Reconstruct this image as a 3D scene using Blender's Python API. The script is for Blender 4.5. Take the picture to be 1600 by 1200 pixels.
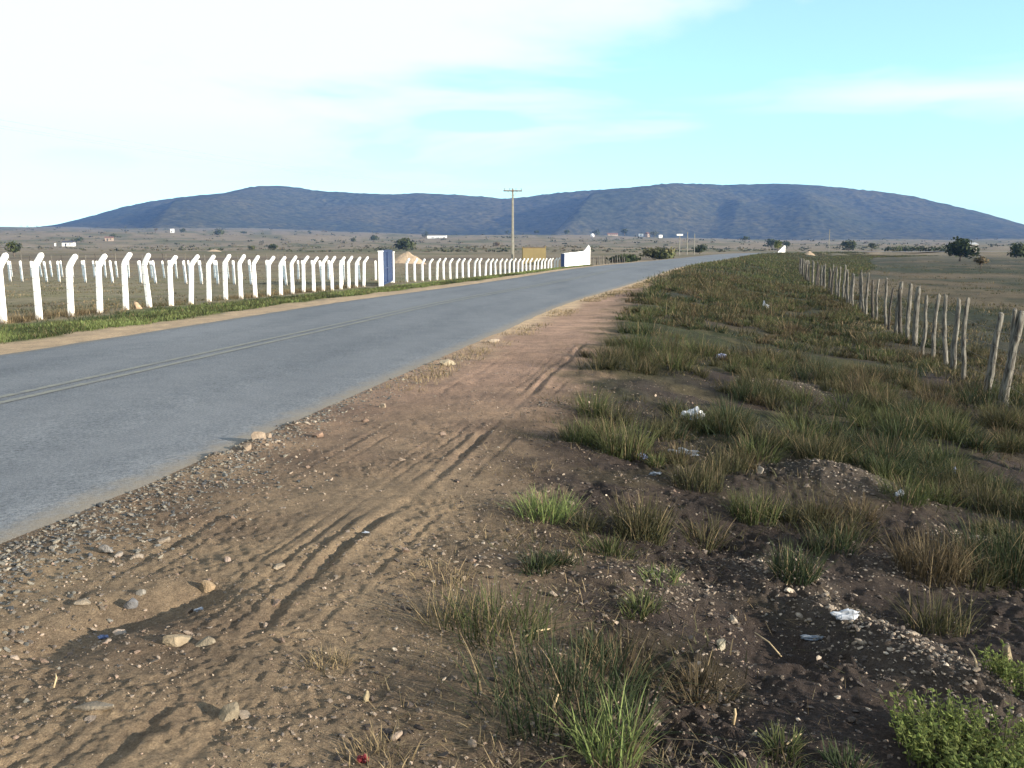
import bpy, math
import numpy as np
from mathutils import Vector, Matrix, Euler

scene = bpy.context.scene
COL = scene.collection
for o in list(bpy.data.objects):
    bpy.data.objects.remove(o)

# ------------------------------------------------------------------ camera
EYE = 1.7
FPX = 1470.0
PITCH = math.atan(215.0 / FPX)
cam_d = bpy.data.cameras.new("camera")
cam_d.sensor_fit = 'HORIZONTAL'
cam_d.sensor_width = 36.0
cam_d.lens = 36.0 * FPX / 1600.0
cam_d.clip_start = 0.1
cam_d.clip_end = 30000.0
cam = bpy.data.objects.new("camera", cam_d)
COL.objects.link(cam)
cam.location = (0, 0, EYE)
cam.rotation_euler = (math.radians(90) - PITCH, 0, 0)
scene.camera = cam

# ------------------------------------------------------------------ sky, sun, exposure
SUN_EL = math.radians(12.3)
SUN_DIR = (0.90, -0.44)
_n = math.hypot(*SUN_DIR)
SUN_VEC = Vector((SUN_DIR[0] / _n * math.cos(SUN_EL), SUN_DIR[1] / _n * math.cos(SUN_EL), math.sin(SUN_EL)))
SUN_ROT = math.atan2(SUN_DIR[0], SUN_DIR[1])
SKY_STRENGTH = 0.15
SUN_STRENGTH = 5.0
EXPOSURE = 1.4

world = bpy.data.worlds.new("World")
scene.world = world
world.use_nodes = True
wt = world.node_tree
wt.nodes.clear()


def N(t, kind, **kw):
    n = t.nodes.new(kind)
    for k, v in kw.items():
        if k in n.inputs.keys() if hasattr(n.inputs, 'keys') else False:
            n.inputs[k].default_value = v
        else:
            setattr(n, k, v)
    return n


def math_node(t, op, a, b=None, c=None, clamp=False):
    n = t.nodes.new('ShaderNodeMath')
    n.operation = op
    n.use_clamp = clamp
    for i, v in enumerate((a, b, c)):
        if v is None:
            continue
        if isinstance(v, (int, float)):
            n.inputs[i].default_value = v
        else:
            t.links.new(v, n.inputs[i])
    return n.outputs[0]


sky = wt.nodes.new('ShaderNodeTexSky')
sky.sky_type = 'NISHITA'
sky.sun_disc = False
sky.sun_elevation = SUN_EL
sky.sun_rotation = SUN_ROT
sky.altitude = 400
sky.air_density = 1.0
sky.dust_density = 0.5
sky.ozone_density = 1.6
tc = wt.nodes.new('ShaderNodeTexCoord')
sep = wt.nodes.new('ShaderNodeSeparateXYZ')
wt.links.new(tc.outputs['Generated'], sep.inputs[0])
zc = math_node(wt, 'MAXIMUM', sep.outputs[2], 0.0)
zz = math_node(wt, 'ADD', zc, 0.10)
cx = math_node(wt, 'DIVIDE', sep.outputs[0], zz)
cy = math_node(wt, 'DIVIDE', sep.outputs[1], zz)
cmb = wt.nodes.new('ShaderNodeCombineXYZ')
wt.links.new(math_node(wt, 'MULTIPLY', cx, 0.55), cmb.inputs[0])
wt.links.new(math_node(wt, 'MULTIPLY', cy, 0.62), cmb.inputs[1])
noi = wt.nodes.new('ShaderNodeTexNoise')
noi.inputs['Scale'].default_value = 1.0
noi.inputs['Detail'].default_value = 7.0
noi.inputs['Roughness'].default_value = 0.56
noi.inputs['Distortion'].default_value = 0.35
wt.links.new(cmb.outputs[0], noi.inputs['Vector'])
# thin high cloud: more of it to the west and overhead, clear towards the north-east horizon
bias = math_node(wt, 'ADD', math_node(wt, 'ADD', math_node(wt, 'MULTIPLY', sep.outputs[0], -0.42), math_node(wt, 'MULTIPLY', math_node(wt, 'MINIMUM', zc, 0.35), 1.0)), -0.03)
val = math_node(wt, 'ADD', noi.outputs['Fac'], bias)
mr = wt.nodes.new('ShaderNodeMapRange')
mr.interpolation_type = 'SMOOTHSTEP'
mr.inputs['From Min'].default_value = 0.46
mr.inputs['From Max'].default_value = 0.74
wt.links.new(val, mr.inputs['Value'])
hfade = wt.nodes.new('ShaderNodeMapRange')
hfade.inputs['From Min'].default_value = 0.0
hfade.inputs['From Max'].default_value = 0.13
wt.links.new(sep.outputs[2], hfade.inputs['Value'])
mask = math_node(wt, 'MULTIPLY', mr.outputs[0], hfade.outputs[0])
mask = math_node(wt, 'MULTIPLY', mask, 0.9)
# a long feathered cirrus bank low in the north east
azx = math_node(wt, 'DIVIDE', sep.outputs[0], math_node(wt, 'MAXIMUM', sep.outputs[1], 0.05))
elv = math_node(wt, 'SUBTRACT', math_node(wt, 'SUBTRACT', sep.outputs[2], 0.150), math_node(wt, 'MULTIPLY', azx, -0.02))
sc = wt.nodes.new('ShaderNodeCombineXYZ')
wt.links.new(math_node(wt, 'MULTIPLY', azx, 7.0), sc.inputs[0])
wt.links.new(math_node(wt, 'MULTIPLY', sep.outputs[2], 42.0), sc.inputs[1])
n3 = wt.nodes.new('ShaderNodeTexNoise')
n3.inputs['Scale'].default_value = 1.0
n3.inputs['Detail'].default_value = 6.0
n3.inputs['Distortion'].default_value = 0.6
wt.links.new(sc.outputs[0], n3.inputs['Vector'])
band = math_node(wt, 'SUBTRACT', 1.0, math_node(wt, 'DIVIDE', math_node(wt, 'ABSOLUTE', elv), 0.060), clamp=True)
side = wt.nodes.new('ShaderNodeMapRange')
side.inputs['From Min'].default_value = 0.05
side.inputs['From Max'].default_value = 0.40
wt.links.new(azx, side.inputs['Value'])
st3 = wt.nodes.new('ShaderNodeMapRange')
st3.interpolation_type = 'SMOOTHSTEP'
st3.inputs['From Min'].default_value = 0.55
st3.inputs['From Max'].default_value = 1.35
wt.links.new(math_node(wt, 'ADD', n3.outputs['Fac'], math_node(wt, 'MULTIPLY', band, 0.75)), st3.inputs['Value'])
streak = math_node(wt, 'MULTIPLY', math_node(wt, 'MULTIPLY', st3.outputs[0], side.outputs[0]), band)
mask = math_node(wt, 'MAXIMUM', mask, math_node(wt, 'MULTIPLY', streak, 0.85, clamp=True))
# small clear wisps where the blue shows through the low cloud sheet
sw = wt.nodes.new('ShaderNodeCombineXYZ')
wt.links.new(math_node(wt, 'MULTIPLY', azx, 9.0), sw.inputs[0])
wt.links.new(math_node(wt, 'MULTIPLY', sep.outputs[2], 55.0), sw.inputs[1])
n4 = wt.nodes.new('ShaderNodeTexNoise')
n4.inputs['Scale'].default_value = 1.0
n4.inputs['Detail'].default_value = 5.0
wt.links.new(sw.outputs[0], n4.inputs['Vector'])
hole = None
for (ha, he, wa, we) in ((-0.445, 0.079, 0.075, 0.016), (-0.04, 0.127, 0.080, 0.014), (-0.135, 0.094, 0.045, 0.010), (0.33, 0.11, 0.2, 0.02)):
    qa = math_node(wt, 'POWER', math_node(wt, 'ABSOLUTE', math_node(wt, 'DIVIDE', math_node(wt, 'SUBTRACT', azx, ha), wa)), 2.0)
    qe = math_node(wt, 'POWER', math_node(wt, 'ABSOLUTE', math_node(wt, 'DIVIDE', math_node(wt, 'SUBTRACT', sep.outputs[2], he), we)), 2.0)
    h1 = math_node(wt, 'SUBTRACT', 1.15, math_node(wt, 'ADD', qa, qe), clamp=True)
    hole = h1 if hole is None else math_node(wt, 'MAXIMUM', hole, h1)
hs = wt.nodes.new('ShaderNodeMapRange')
hs.interpolation_type = 'SMOOTHSTEP'
hs.inputs['From Min'].default_value = 0.45
hs.inputs['From Max'].default_value = 1.0
wt.links.new(math_node(wt, 'ADD', n4.outputs['Fac'], math_node(wt, 'MULTIPLY', hole, 0.6)), hs.inputs['Value'])
mask = math_node(wt, 'MULTIPLY', mask, math_node(wt, 'SUBTRACT', 1.0, math_node(wt, 'MULTIPLY', math_node(wt, 'MULTIPLY', hs.outputs[0], hole), 0.95)))
mix = wt.nodes.new('ShaderNodeMix')
mix.data_type = 'RGBA'
mask = math_node(wt, 'MAXIMUM', mask, math_node(wt, 'MULTIPLY', hfade.outputs[0], 0.22))   # thin veil everywhere
wt.links.new(mask, mix.inputs['Factor'])
tint = wt.nodes.new('ShaderNodeMix')
tint.data_type = 'RGBA'
tint.blend_type = 'MULTIPLY'
tint.inputs['Factor'].default_value = 1.0
wt.links.new(sky.outputs[0], tint.inputs[6])
tint.inputs[7].default_value = (0.55, 0.85, 1.0, 1)   # tints all the clear sky towards cyan
wt.links.new(tint.outputs[2], mix.inputs[6])
mix.inputs[7].default_value = (2.75, 2.95, 2.95, 1)
bg = wt.nodes.new('ShaderNodeBackground')
bg.inputs['Strength'].default_value = SKY_STRENGTH
wt.links.new(mix.outputs[2], bg.inputs['Color'])
wo = wt.nodes.new('ShaderNodeOutputWorld')
wt.links.new(bg.outputs[0], wo.inputs['Surface'])

sun_d = bpy.data.lights.new("sun", 'SUN')
sun_d.energy = SUN_STRENGTH
sun_d.angle = math.radians(0.5)
sun_d.color = (1.0, 0.87, 0.70)
sun = bpy.data.objects.new("sun", sun_d)
COL.objects.link(sun)
sun.rotation_euler = SUN_VEC.to_track_quat('Z', 'Y').to_euler()
sun.location = (40, -20, 30)

vs = scene.view_settings
vs.view_transform = 'Standard'
vs.look = 'None'
vs.exposure = EXPOSURE
vs.gamma = 1.0
vs.use_curve_mapping = False
scene.display_settings.display_device = 'sRGB'
scene.cycles.volume_bounces = 1
scene.cycles.max_bounces = 6
scene.cycles.use_denoising = True

rng = np.random.default_rng(11)

# ------------------------------------------------------------------ numpy noise


def _hash(ix, iy, seed):
    h = (ix.astype(np.int64) * 374761393 + iy.astype(np.int64) * 668265263 + seed * 974634777) & 0xffffffff
    h = ((h ^ (h >> 13)) * 1274126177) & 0xffffffff
    h = ((h ^ (h >> 16)) * 2246822519) & 0xffffffff
    return ((h ^ (h >> 15)) & 0xffffff) / float(0xffffff)


def vnoise(x, y, seed=0):
    x = np.asarray(x, float)
    y = np.asarray(y, float)
    ix = np.floor(x)
    iy = np.floor(y)
    fx = x - ix
    fy = y - iy
    fx = fx * fx * fx * (fx * (fx * 6 - 15) + 10)
    fy = fy * fy * fy * (fy * (fy * 6 - 15) + 10)
    a = _hash(ix, iy, seed)
    b = _hash(ix + 1, iy, seed)
    c = _hash(ix, iy + 1, seed)
    d = _hash(ix + 1, iy + 1, seed)
    return (a * (1 - fx) + b * fx) * (1 - fy) + (c * (1 - fx) + d * fx) * fy


def fbm(x, y, seed=0, octv=3, gain=0.5):
    s = 0.0
    a = 1.0
    t = 0.0
    c, sn = math.cos(0.6), math.sin(0.6)
    for i in range(octv):
        s = s + a * (vnoise(x, y, seed + 17 * i) - 0.5)
        t += a
        a *= gain
        x, y = (x * c - y * sn) * 2.03 + 11.3, (x * sn + y * c) * 2.03 - 7.1
    return s / t * 2.0


def sstep(a, b, x):
    t = np.clip((x - a) / (b - a), 0, 1)
    return t * t * (3 - 2 * t)


# ------------------------------------------------------------------ the road line (right edge) and the lie of the land
RW = 6.9
RC = np.array([(-12.6, -45), (-8.2, -22), (-3.95, 0), (-2.96, 5.24), (-2.36, 7.99), (-1.36, 13.19), (-0.05, 19.85), (1.25, 26.6),
               (2.85, 33.2), (6.3, 46.4), (13.7, 74.8), (24.8, 110.6), (50, 193), (66, 228), (98, 268), (160, 303), (260, 330), (420, 345)])


def spline(P, n):
    P = np.asarray(P, float)
    seg = np.hypot(*np.diff(P, axis=0).T) ** 0.5
    t = np.concatenate([[0], np.cumsum(seg)])
    m = np.zeros_like(P)
    m[1:-1] = (P[2:] - P[:-2]) / (t[2:] - t[:-2])[:, None]
    m[0] = (P[1] - P[0]) / (t[1] - t[0])
    m[-1] = (P[-1] - P[-2]) / (t[-1] - t[-2])
    q = np.linspace(0, t[-1], n)
    k = np.clip(np.searchsorted(t, q, side='right') - 1, 0, len(t) - 2)
    h = (t[k + 1] - t[k])[:, None]
    u = ((q - t[k])[:, None]) / h
    return ((2 * u**3 - 3 * u**2 + 1) * P[k] + (u**3 - 2 * u**2 + u) * h * m[k]
            + (-2 * u**3 + 3 * u**2) * P[k + 1] + (u**3 - u**2) * h * m[k + 1])


RP = spline(RC, 170)
RD = np.diff(RP, axis=0)
RL = np.hypot(RD[:, 0], RD[:, 1])
RT = RD / RL[:, None]
RS = np.concatenate([[0], np.cumsum(RL)])


def road_off(x, y):
    """signed distance to the right from the road's right edge"""
    x = np.atleast_1d(np.asarray(x, float))
    y = np.atleast_1d(np.asarray(y, float))
    out = np.empty(x.shape)
    mid = (RP[:-1] + RP[1:]) / 2
    for i in range(0, x.size, 40000):
        xs = x[i:i + 40000, None]
        ys = y[i:i + 40000, None]
        dx = xs - RP[None, :-1, 0]
        dy = ys - RP[None, :-1, 1]
        u = np.clip(dx * RT[None, :, 0] + dy * RT[None, :, 1], 0, RL[None, :])
        ex = dx - u * RT[None, :, 0]
        ey = dy - u * RT[None, :, 1]
        dd = ex * ex + ey * ey
        k = dd.argmin(1)
        j = np.arange(len(k))
        sg = RT[k, 0] * dy[j, k] - RT[k, 1] * dx[j, k]
        out[i:i + 40000] = np.sqrt(dd[j, k]) * np.where(sg > 0, -1, 1)
    return out


def road_z(y):
    return 0.15 * sstep(38, 72, y)


LZ = np.array([(-60, 0), (0, 0), (20, -.06), (50, -.45), (95, -1.0), (140, -.85), (300, 0), (700, 1.7), (1000, 9), (1200, 16.5), (1500, 22), (2500, 48), (9000, 60)])
MZ = np.array([(-60, 0), (0, 0), (20, -.3), (50, -.6), (95, -1.0), (180, -1.0), (400, -.3), (700, 2), (1000, 9), (1500, 17), (2500, 30), (9000, 32)])
RZ = np.array([(-60, -.5), (0, -.58), (30, -.66), (100, -.75), (180, -.85), (400, -.5), (800, 2.0), (1500, 9), (2500, 18), (9000, 18)])


def field_z(x, y, s):
    d = np.hypot(x, y)
    d = np.where(y < 0, 0, d)
    az = np.where(y > 1, x / np.maximum(y, 1), np.sign(x) * 2)
    px = 800 + FPX * az
    wl = 1 - sstep(300, 800, px)
    wr = sstep(850, 1250, px)
    wm = 1 - wl - wr
    near_r = sstep(-3.5, -3.4, s)
    f = sstep(150, 420, d)
    wl = wl * f + (1 - near_r) * (1 - f)
    wr = wr * f + near_r * (1 - f)
    wm = wm * f
    zl = np.interp(d, LZ[:, 0], LZ[:, 1])
    zm = np.interp(d, MZ[:, 0], MZ[:, 1])
    zr = np.interp(d, RZ[:, 0], RZ[:, 1])
    big = fbm(x / 160, y / 160, 5, 2) * np.clip((d - 150) / 500, 0, 2.0) * 2.0
    return wl * zl + wm * zm + wr * zr + big


def base_z(x, y, s=None):
    x = np.atleast_1d(np.asarray(x, float))
    y = np.atleast_1d(np.asarray(y, float))
    if s is None:
        s = road_off(x, y)
    zr = road_z(y)
    zf = field_z(x, y, s)
    left = np.maximum(-(s + RW), 0)
    right = np.maximum(s, 0)
    wl = sstep(0.3, 8.0, left)
    wr = sstep(1.5, 8.3, right)
    w = np.where(s < -RW / 2, wl, wr)
    return zr * (1 - w) + zf * w


# rubble ridge and hollows of the verge (x, y, height, radius)
MOUNDS = []
HOLLOWS = []


def pix_ray(px, py):
    u = (px - 800) / FPX
    v = -(py - 600) / FPX
    return np.array([u, math.cos(PITCH) + v * math.sin(PITCH), -math.sin(PITCH) + v * math.cos(PITCH)])


def place(px, py):
    """the ground point seen in direction of a picture point (measured on the photograph)"""
    r = pix_ray(px, py)
    z = 0.0
    for _ in range(14):
        t = (EYE - z) / max(-r[2], 1e-4)
        z = 0.6 * float(base_z(r[0] * t, r[1] * t)[0]) + 0.4 * z
    return r[0] * t, r[1] * t


for (px, py, h, r) in [(1190, 860, .06, .28), (1250, 905, .09, .3), (1300, 960, .12, .30), (1360, 1000, .13, .30), (1420, 1040, .13, .3),
                       (1490, 1075, .12, .32), (1560, 1120, .10, .35), (1285, 745, .12, .45), (1350, 770, .12, .5), (1390, 880, .10, .35),
                       (1235, 610, .12, .6), (1050, 905, .05, .3), (1500, 850, .10, .4), (405, 695, .07, .22), (470, 665, .05, .25),
                       (340, 715, .05, .2), (870, 640, .06, .4), (760, 870, .05, .3)]:
    MOUNDS.append(place(px, py) + (h * .6, r * .8))
for (px, py, h, r) in [(1120, 1080, .10, .5), (1200, 1000, .09, .4), (1020, 1150, .08, .45), (310, 925, .085, .2), (240, 945, .08, .22), (170, 962, .085, .24),
                       (80, 1000, .09, .26), (1110, 830, .08, .5), (1200, 800, .08, .5), (470, 900, .03, .2), (950, 1010, .05, .3),
                       (1480, 780, .1, .6), (1330, 690, .12, .7)]:
    HOLLOWS.append(place(px, py) + (-h * .8, r * .8))


def grass_edge(y):
    """how far right of the road the dirt track ends and the weeds begin"""
    return np.interp(y, [0, 3, 6, 11.5, 22, 38, 90, 200], [3.15, 3.05, 2.65, 2.15, 1.75, 1.15, .7, .5])


def relief(x, y, s):
    d = np.hypot(x, y)
    off_l = -(s + RW)
    ge = grass_edge(y)
    wv = sstep(-0.35, 0.9, s - ge + 0.5 * fbm(x / .7, y / .7, 91, 2))
    right = s > -RW / 2
    edge = np.where(right, s, off_l)
    ramp = sstep(-0.02, 0.35, edge)
    fine = 1 - sstep(35, 70, d)
    rough = .35 + 1.3 * np.clip(.5 + 1.4 * fbm(x / .55, y / .55, 11, 2), 0, 1)
    a_dirt = 0.012 * fbm(x / .9, y / .9, 3, 2) + 0.012 * fbm(x / .22, y / .22, 7, 3) + rough * (0.005 * fbm(x / .075, y / .075, 9, 2) + 0.006 * fbm(x / .032, y / .032, 13, 2)) * (1 - sstep(8, 16, d))
    a_verge = 0.085 * fbm(x / 1.5, y / 1.5, 21, 2) + 0.05 * fbm(x / .5, y / .5, 23, 3) + 0.026 * fbm(x / .12, y / .12, 25, 3) * (1 - sstep(10, 20, d)) + rough * 0.020 * fbm(x / .045, y / .045, 27, 2) * (1 - sstep(6, 12, d))
    a_left = 0.05 * fbm(x / 1.6, y / 1.6, 31, 3)
    z = np.where(right, a_dirt * (1 - wv) + a_verge * wv, a_left) * fine * ramp
    z += np.where(d > 60, 0.25 * fbm(x / 9, y / 9, 33, 2) * sstep(60, 160, d) * sstep(2, 12, edge), 0)
    near = (d < 40) & right
    if near.any():
        xs, ys, ss = x[near], y[near], s[near]
        r = np.zeros(xs.shape)
        wob = 0.025 * fbm(ys / 2.6, ys * 0, 41, 2)
        brk = np.clip(0.75 + 1.1 * fbm(ys / .9, ss * 0, 43, 2), 0.1, 1.3)
        for (s0, wd, dp) in ((1.98, .036, .023), (1.72, .020, .009), (1.85, .016, .008), (1.60, .016, .006), (0.95, .028, .008), (1.12, .02, .006), (2.26, .022, .007)):
            q = (ss - s0 - wob + 0.02 * np.sin(ys * 1.7 + s0 * 9)) / wd
            r += -dp * brk * np.exp(-q * q) + 0.45 * dp * brk * (np.exp(-(q - 1.9) ** 2) + np.exp(-(q + 1.9) ** 2))
        r *= (1 - sstep(14, 24, ys))
        for (mx, my, h, rad) in MOUNDS + HOLLOWS:
            q = ((xs - mx) ** 2 + (ys - my) ** 2) / (rad * rad)
            r += h * np.exp(-q * 1.2)
        z[near] += r
    inside = (s < 0.0) & (s > -RW)
    z = np.where(inside, -0.03 * sstep(.12, .4, np.minimum(-s, s + RW)) - 0.004, z)
    return z


def ground_z(x, y):
    x = np.atleast_1d(np.asarray(x, float))
    y = np.atleast_1d(np.asarray(y, float))
    s = road_off(x, y)
    return base_z(x, y, s) + relief(x, y, s)


def gz(x, y):
    return float(ground_z(x, y)[0])


# ------------------------------------------------------------------ mesh helpers
def new_mesh(name, v, faces, col=None, uv=None, smooth=False, mat=None):
    """v (n,3); faces: list of int arrays (m,k)"""
    v = np.asarray(v, np.float32)
    me = bpy.data.meshes.new(name)
    me.vertices.add(len(v))
    me.vertices.foreach_set('co', v.ravel())
    faces = [np.asarray(f, np.int32) for f in faces if len(f)]
    nl = sum(f.size for f in faces)
    npoly = sum(len(f) for f in faces)
    loops = np.concatenate([f.ravel() for f in faces])
    tot = np.concatenate([np.full(len(f), f.shape[1], np.int32) for f in faces])
    start = np.concatenate([[0], np.cumsum(tot)[:-1]]).astype(np.int32)
    me.loops.add(nl)
    me.loops.foreach_set('vertex_index', loops)
    me.polygons.add(npoly)
    me.polygons.foreach_set('loop_start', start)
    me.polygons.foreach_set('loop_total', tot)
    me.polygons.foreach_set('use_smooth', np.full(npoly, bool(smooth)))
    if col is not None:
        col = np.asarray(col, np.float32)
        if col.shape[1] == 3:
            col = np.concatenate([col, np.ones((len(col), 1), np.float32)], 1)
        a = me.attributes.new('Col', 'FLOAT_COLOR', 'POINT')
        a.data.foreach_set('color', col.ravel())
    if uv is not None:
        l = me.uv_layers.new(name='UVMap')
        l.data.foreach_set('uv', np.asarray(uv, np.float32)[loops].ravel())
    me.update(calc_edges=True)
    me.validate()
    if mat:
        me.materials.append(mat)
    return me


def link(name, me, parent=None, loc=(0, 0, 0), rot=(0, 0, 0), scale=(1, 1, 1)):
    o = bpy.data.objects.new(name, me)
    COL.objects.link(o)
    o.parent = parent
    o.location = loc
    o.rotation_euler = rot
    o.scale = scale
    return o


def tag(o, label=None, cat=None, group=None, kind=None):
    if label:
        o['label'] = label
    if cat:
        o['category'] = cat
    if group:
        o['group'] = group
    if kind:
        o['kind'] = kind
    return o


def thing(name, label, cat, loc=(0, 0, 0), rz=0.0, group=None):
    o = bpy.data.objects.new(name, None)
    COL.objects.link(o)
    o.location = loc
    o.rotation_euler = (0, 0, rz)
    o.empty_display_size = 0.2
    return tag(o, label, cat, group)


class MB:
    """collects simple solids as numpy arrays"""

    def __init__(self):
        self.v = []
        self.q = []
        self.t = []
        self.n = 0

    def add(self, v, q=(), t=()):
        v = np.asarray(v, float)
        if len(q):
            self.q.append(np.asarray(q, int) + self.n)
        if len(t):
            self.t.append(np.asarray(t, int) + self.n)
        self.v.append(v)
        self.n += len(v)

    def box(self, c, s, rz=0.0, taper=1.0):
        x, y, z = s[0] / 2, s[1] / 2, s[2] / 2
        p = np.array([(-x, -y, -z), (x, -y, -z), (x, y, -z), (-x, y, -z), (-x * taper, -y * taper, z), (x * taper, -y * taper, z), (x * taper, y * taper, z), (-x * taper, y * taper, z)])
        if rz:
            c0, s0 = math.cos(rz), math.sin(rz)
            p[:, :2] = p[:, :2] @ np.array([[c0, s0], [-s0, c0]])
        self.add(p + np.array(c), [(0, 3, 2, 1), (4, 5, 6, 7), (0, 1, 5, 4), (1, 2, 6, 5), (2, 3, 7, 6), (3, 0, 4, 7)])

    def tube(self, pts, rad, n=8, prof=None, cap=True):
        pts = np.asarray(pts, float)
        rad = np.broadcast_to(np.asarray(rad, float), (len(pts),))
        tan = np.gradient(pts, axis=0)
        tan /= np.linalg.norm(tan, axis=1)[:, None] + 1e-9
        up = np.array([0, 0, 1.0]) if abs(tan[0][2]) < .9 else np.array([0, 1.0, 0])
        if prof is None:
            a = np.arange(n) / n * 2 * math.pi
            prof = np.stack([np.cos(a), np.sin(a)], 1)
        n = len(prof)
        vs_ = []
        for p, tg, r in zip(pts, tan, rad):
            sx = np.cross(up, tg)
            sx /= np.linalg.norm(sx) + 1e-9
            sy = np.cross(tg, sx)
            vs_.append(p + r * (prof[:, :1] * sx + prof[:, 1:] * sy))
        v = np.concatenate(vs_)
        q = []
        for i in range(len(pts) - 1):
            for j in range(n):
                k = (j + 1) % n
                q.append((i * n + j, i * n + k, (i + 1) * n + k, (i + 1) * n + j))
        t = []
        if cap:
            v = np.concatenate([v, pts[:1], pts[-1:]])
            b, e = len(v) - 2, len(v) - 1
            o = (len(pts) - 1) * n
            for j in range(n):
                k = (j + 1) % n
                t += [(b, k, j), (e, o + j, o + k)]
        self.add(v, q, t)

    def mesh(self, name, mat=None, smooth=False, col=None):
        v = np.concatenate(self.v)
        f = []
        if self.q:
            f.append(np.concatenate(self.q))
        if self.t:
            f.append(np.concatenate(self.t))
        c = None
        if col is not None:
            c = np.tile(np.asarray(col, float), (len(v), 1))
        return new_mesh(name, v, f, col=c, smooth=smooth, mat=mat)


# ------------------------------------------------------------------ materials
def material(name, rough=0.9, spec=0.2):
    m = bpy.data.materials.new(name)
    m.use_nodes = True
    t = m.node_tree
    p = t.nodes['Principled BSDF']
    p.inputs['Roughness'].default_value = rough
    p.inputs['Specular IOR Level'].default_value = spec
    return m, t, p


def noise_fac(t, scale, detail=4, rough=0.55, lo=0.3, hi=0.7, coord='Object', vec=None, stretch=None):
    n = t.nodes.new('ShaderNodeTexNoise')
    n.inputs['Scale'].default_value = scale
    n.inputs['Detail'].default_value = detail
    n.inputs['Roughness'].default_value = rough
    if vec is None:
        c = t.nodes.new('ShaderNodeTexCoord')
        vec = c.outputs[coord]
    if stretch is not None:
        mp = t.nodes.new('ShaderNodeMapping')
        mp.inputs['Scale'].default_value = stretch
        t.links.new(vec, mp.inputs['Vector'])
        vec = mp.outputs[0]
    t.links.new(vec, n.inputs['Vector'])
    r = t.nodes.new('ShaderNodeMapRange')
    r.inputs['From Min'].default_value = lo
    r.inputs['From Max'].default_value = hi
    t.links.new(n.outputs['Fac'], r.inputs['Value'])
    return r.outputs[0]


def mixc(t, fac, a, b, mode='MIX'):
    n = t.nodes.new('ShaderNodeMix')
    n.data_type = 'RGBA'
    n.blend_type = mode
    for sck, v in ((n.inputs['Factor'], fac), (n.inputs[6], a), (n.inputs[7], b)):
        if isinstance(v, (int, float)):
            sck.default_value = v
        elif isinstance(v, tuple):
            sck.default_value = v + (1,) if len(v) == 3 else v
        else:
            t.links.new(v, sck)
    return n.outputs[2]


def col_material(name, rough=0.95, spec=0.1, scale=3.0, amount=0.5, translucent=0.0, bump=0.0, bscale=30.0):
    """base colour from the mesh's own colour attribute, broken up by noise"""
    m, t, p = material(name, rough, spec)
    a = t.nodes.new('ShaderNodeAttribute')
    a.attribute_name = 'Col'
    f = noise_fac(t, scale)
    lo, hi = 1 - amount, 1 + amount
    c = mixc(t, f, (lo, lo, lo), (hi, hi, hi))
    c = mixc(t, 1.0, a.outputs['Color'], c, 'MULTIPLY')
    t.links.new(c, p.inputs['Base Color'])
    if bump:
        b = t.nodes.new('ShaderNodeBump')
        b.inputs['Strength'].default_value = bump
        b.inputs['Distance'].default_value = 0.02
        t.links.new(noise_fac(t, bscale, 5, .65, 0.2, 0.8), b.inputs['Height'])
        t.links.new(b.outputs[0], p.inputs['Normal'])
    if translucent:
        tr = t.nodes.new('ShaderNodeBsdfTranslucent')
        t.links.new(c, tr.inputs['Color'])
        ms = t.nodes.new('ShaderNodeMixShader')
        ms.inputs[0].default_value = translucent
        out = t.nodes['Material Output']
        t.links.new(p.outputs[0], ms.inputs[1])
        t.links.new(tr.outputs[0], ms.inputs[2])
        t.links.new(ms.outputs[0], out.inputs['Surface'])
    return m


def flat_material(name, c, c2=None, scale=8.0, rough=0.85, spec=0.2, lo=.38, hi=.62, bump=0.0, bscale=40, stretch=None):
    m, t, p = material(name, rough, spec)
    c2 = c2 or tuple(x * .75 for x in c)
    t.links.new(mixc(t, noise_fac(t, scale, 5, .6, lo, hi, stretch=stretch), c, c2), p.inputs['Base Color'])
    if bump:
        b = t.nodes.new('ShaderNodeBump')
        b.inputs['Strength'].default_value = bump
        b.inputs['Distance'].default_value = 0.01
        t.links.new(noise_fac(t, bscale, 5, .65, 0.2, 0.8, stretch=stretch), b.inputs['Height'])
        t.links.new(b.outputs[0], p.inputs['Normal'])
    return m


def ground_material():
    m, t, p = material("earth", 0.97, 0.05)
    a = t.nodes.new('ShaderNodeAttribute')
    a.attribute_name = 'Col'
    f1 = noise_fac(t, 2.2, 6, .65, .3, .7)
    f2 = noise_fac(t, 26, 4, .7, .3, .7)
    f3 = noise_fac(t, 0.06, 5, .6, .3, .7)
    c = mixc(t, 1.0, a.outputs['Color'], mixc(t, f1, (.72, .74, .78), (1.26, 1.24, 1.2)), 'MULTIPLY')
    c = mixc(t, 1.0, c, mixc(t, f2, (.72, .72, .74), (1.28, 1.28, 1.25)), 'MULTIPLY')
    c = mixc(t, 1.0, c, mixc(t, f3, (.8, .8, .82), (1.2, 1.2, 1.16)), 'MULTIPLY')
    f4 = noise_fac(t, 120, 3, .8, .3, .7)
    c = mixc(t, 1.0, c, mixc(t, f4, (.62, .62, .64), (1.4, 1.4, 1.38)), 'MULTIPLY')
    t.links.new(c, p.inputs['Base Color'])
    b = t.nodes.new('ShaderNodeBump')
    b.inputs['Strength'].default_value = 0.9
    b.inputs['Distance'].default_value = 0.02
    t.links.new(noise_fac(t, 85, 5, .8, .2, .8), b.inputs['Height'])
    t.links.new(b.outputs[0], p.inputs['Normal'])
    return m


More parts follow.
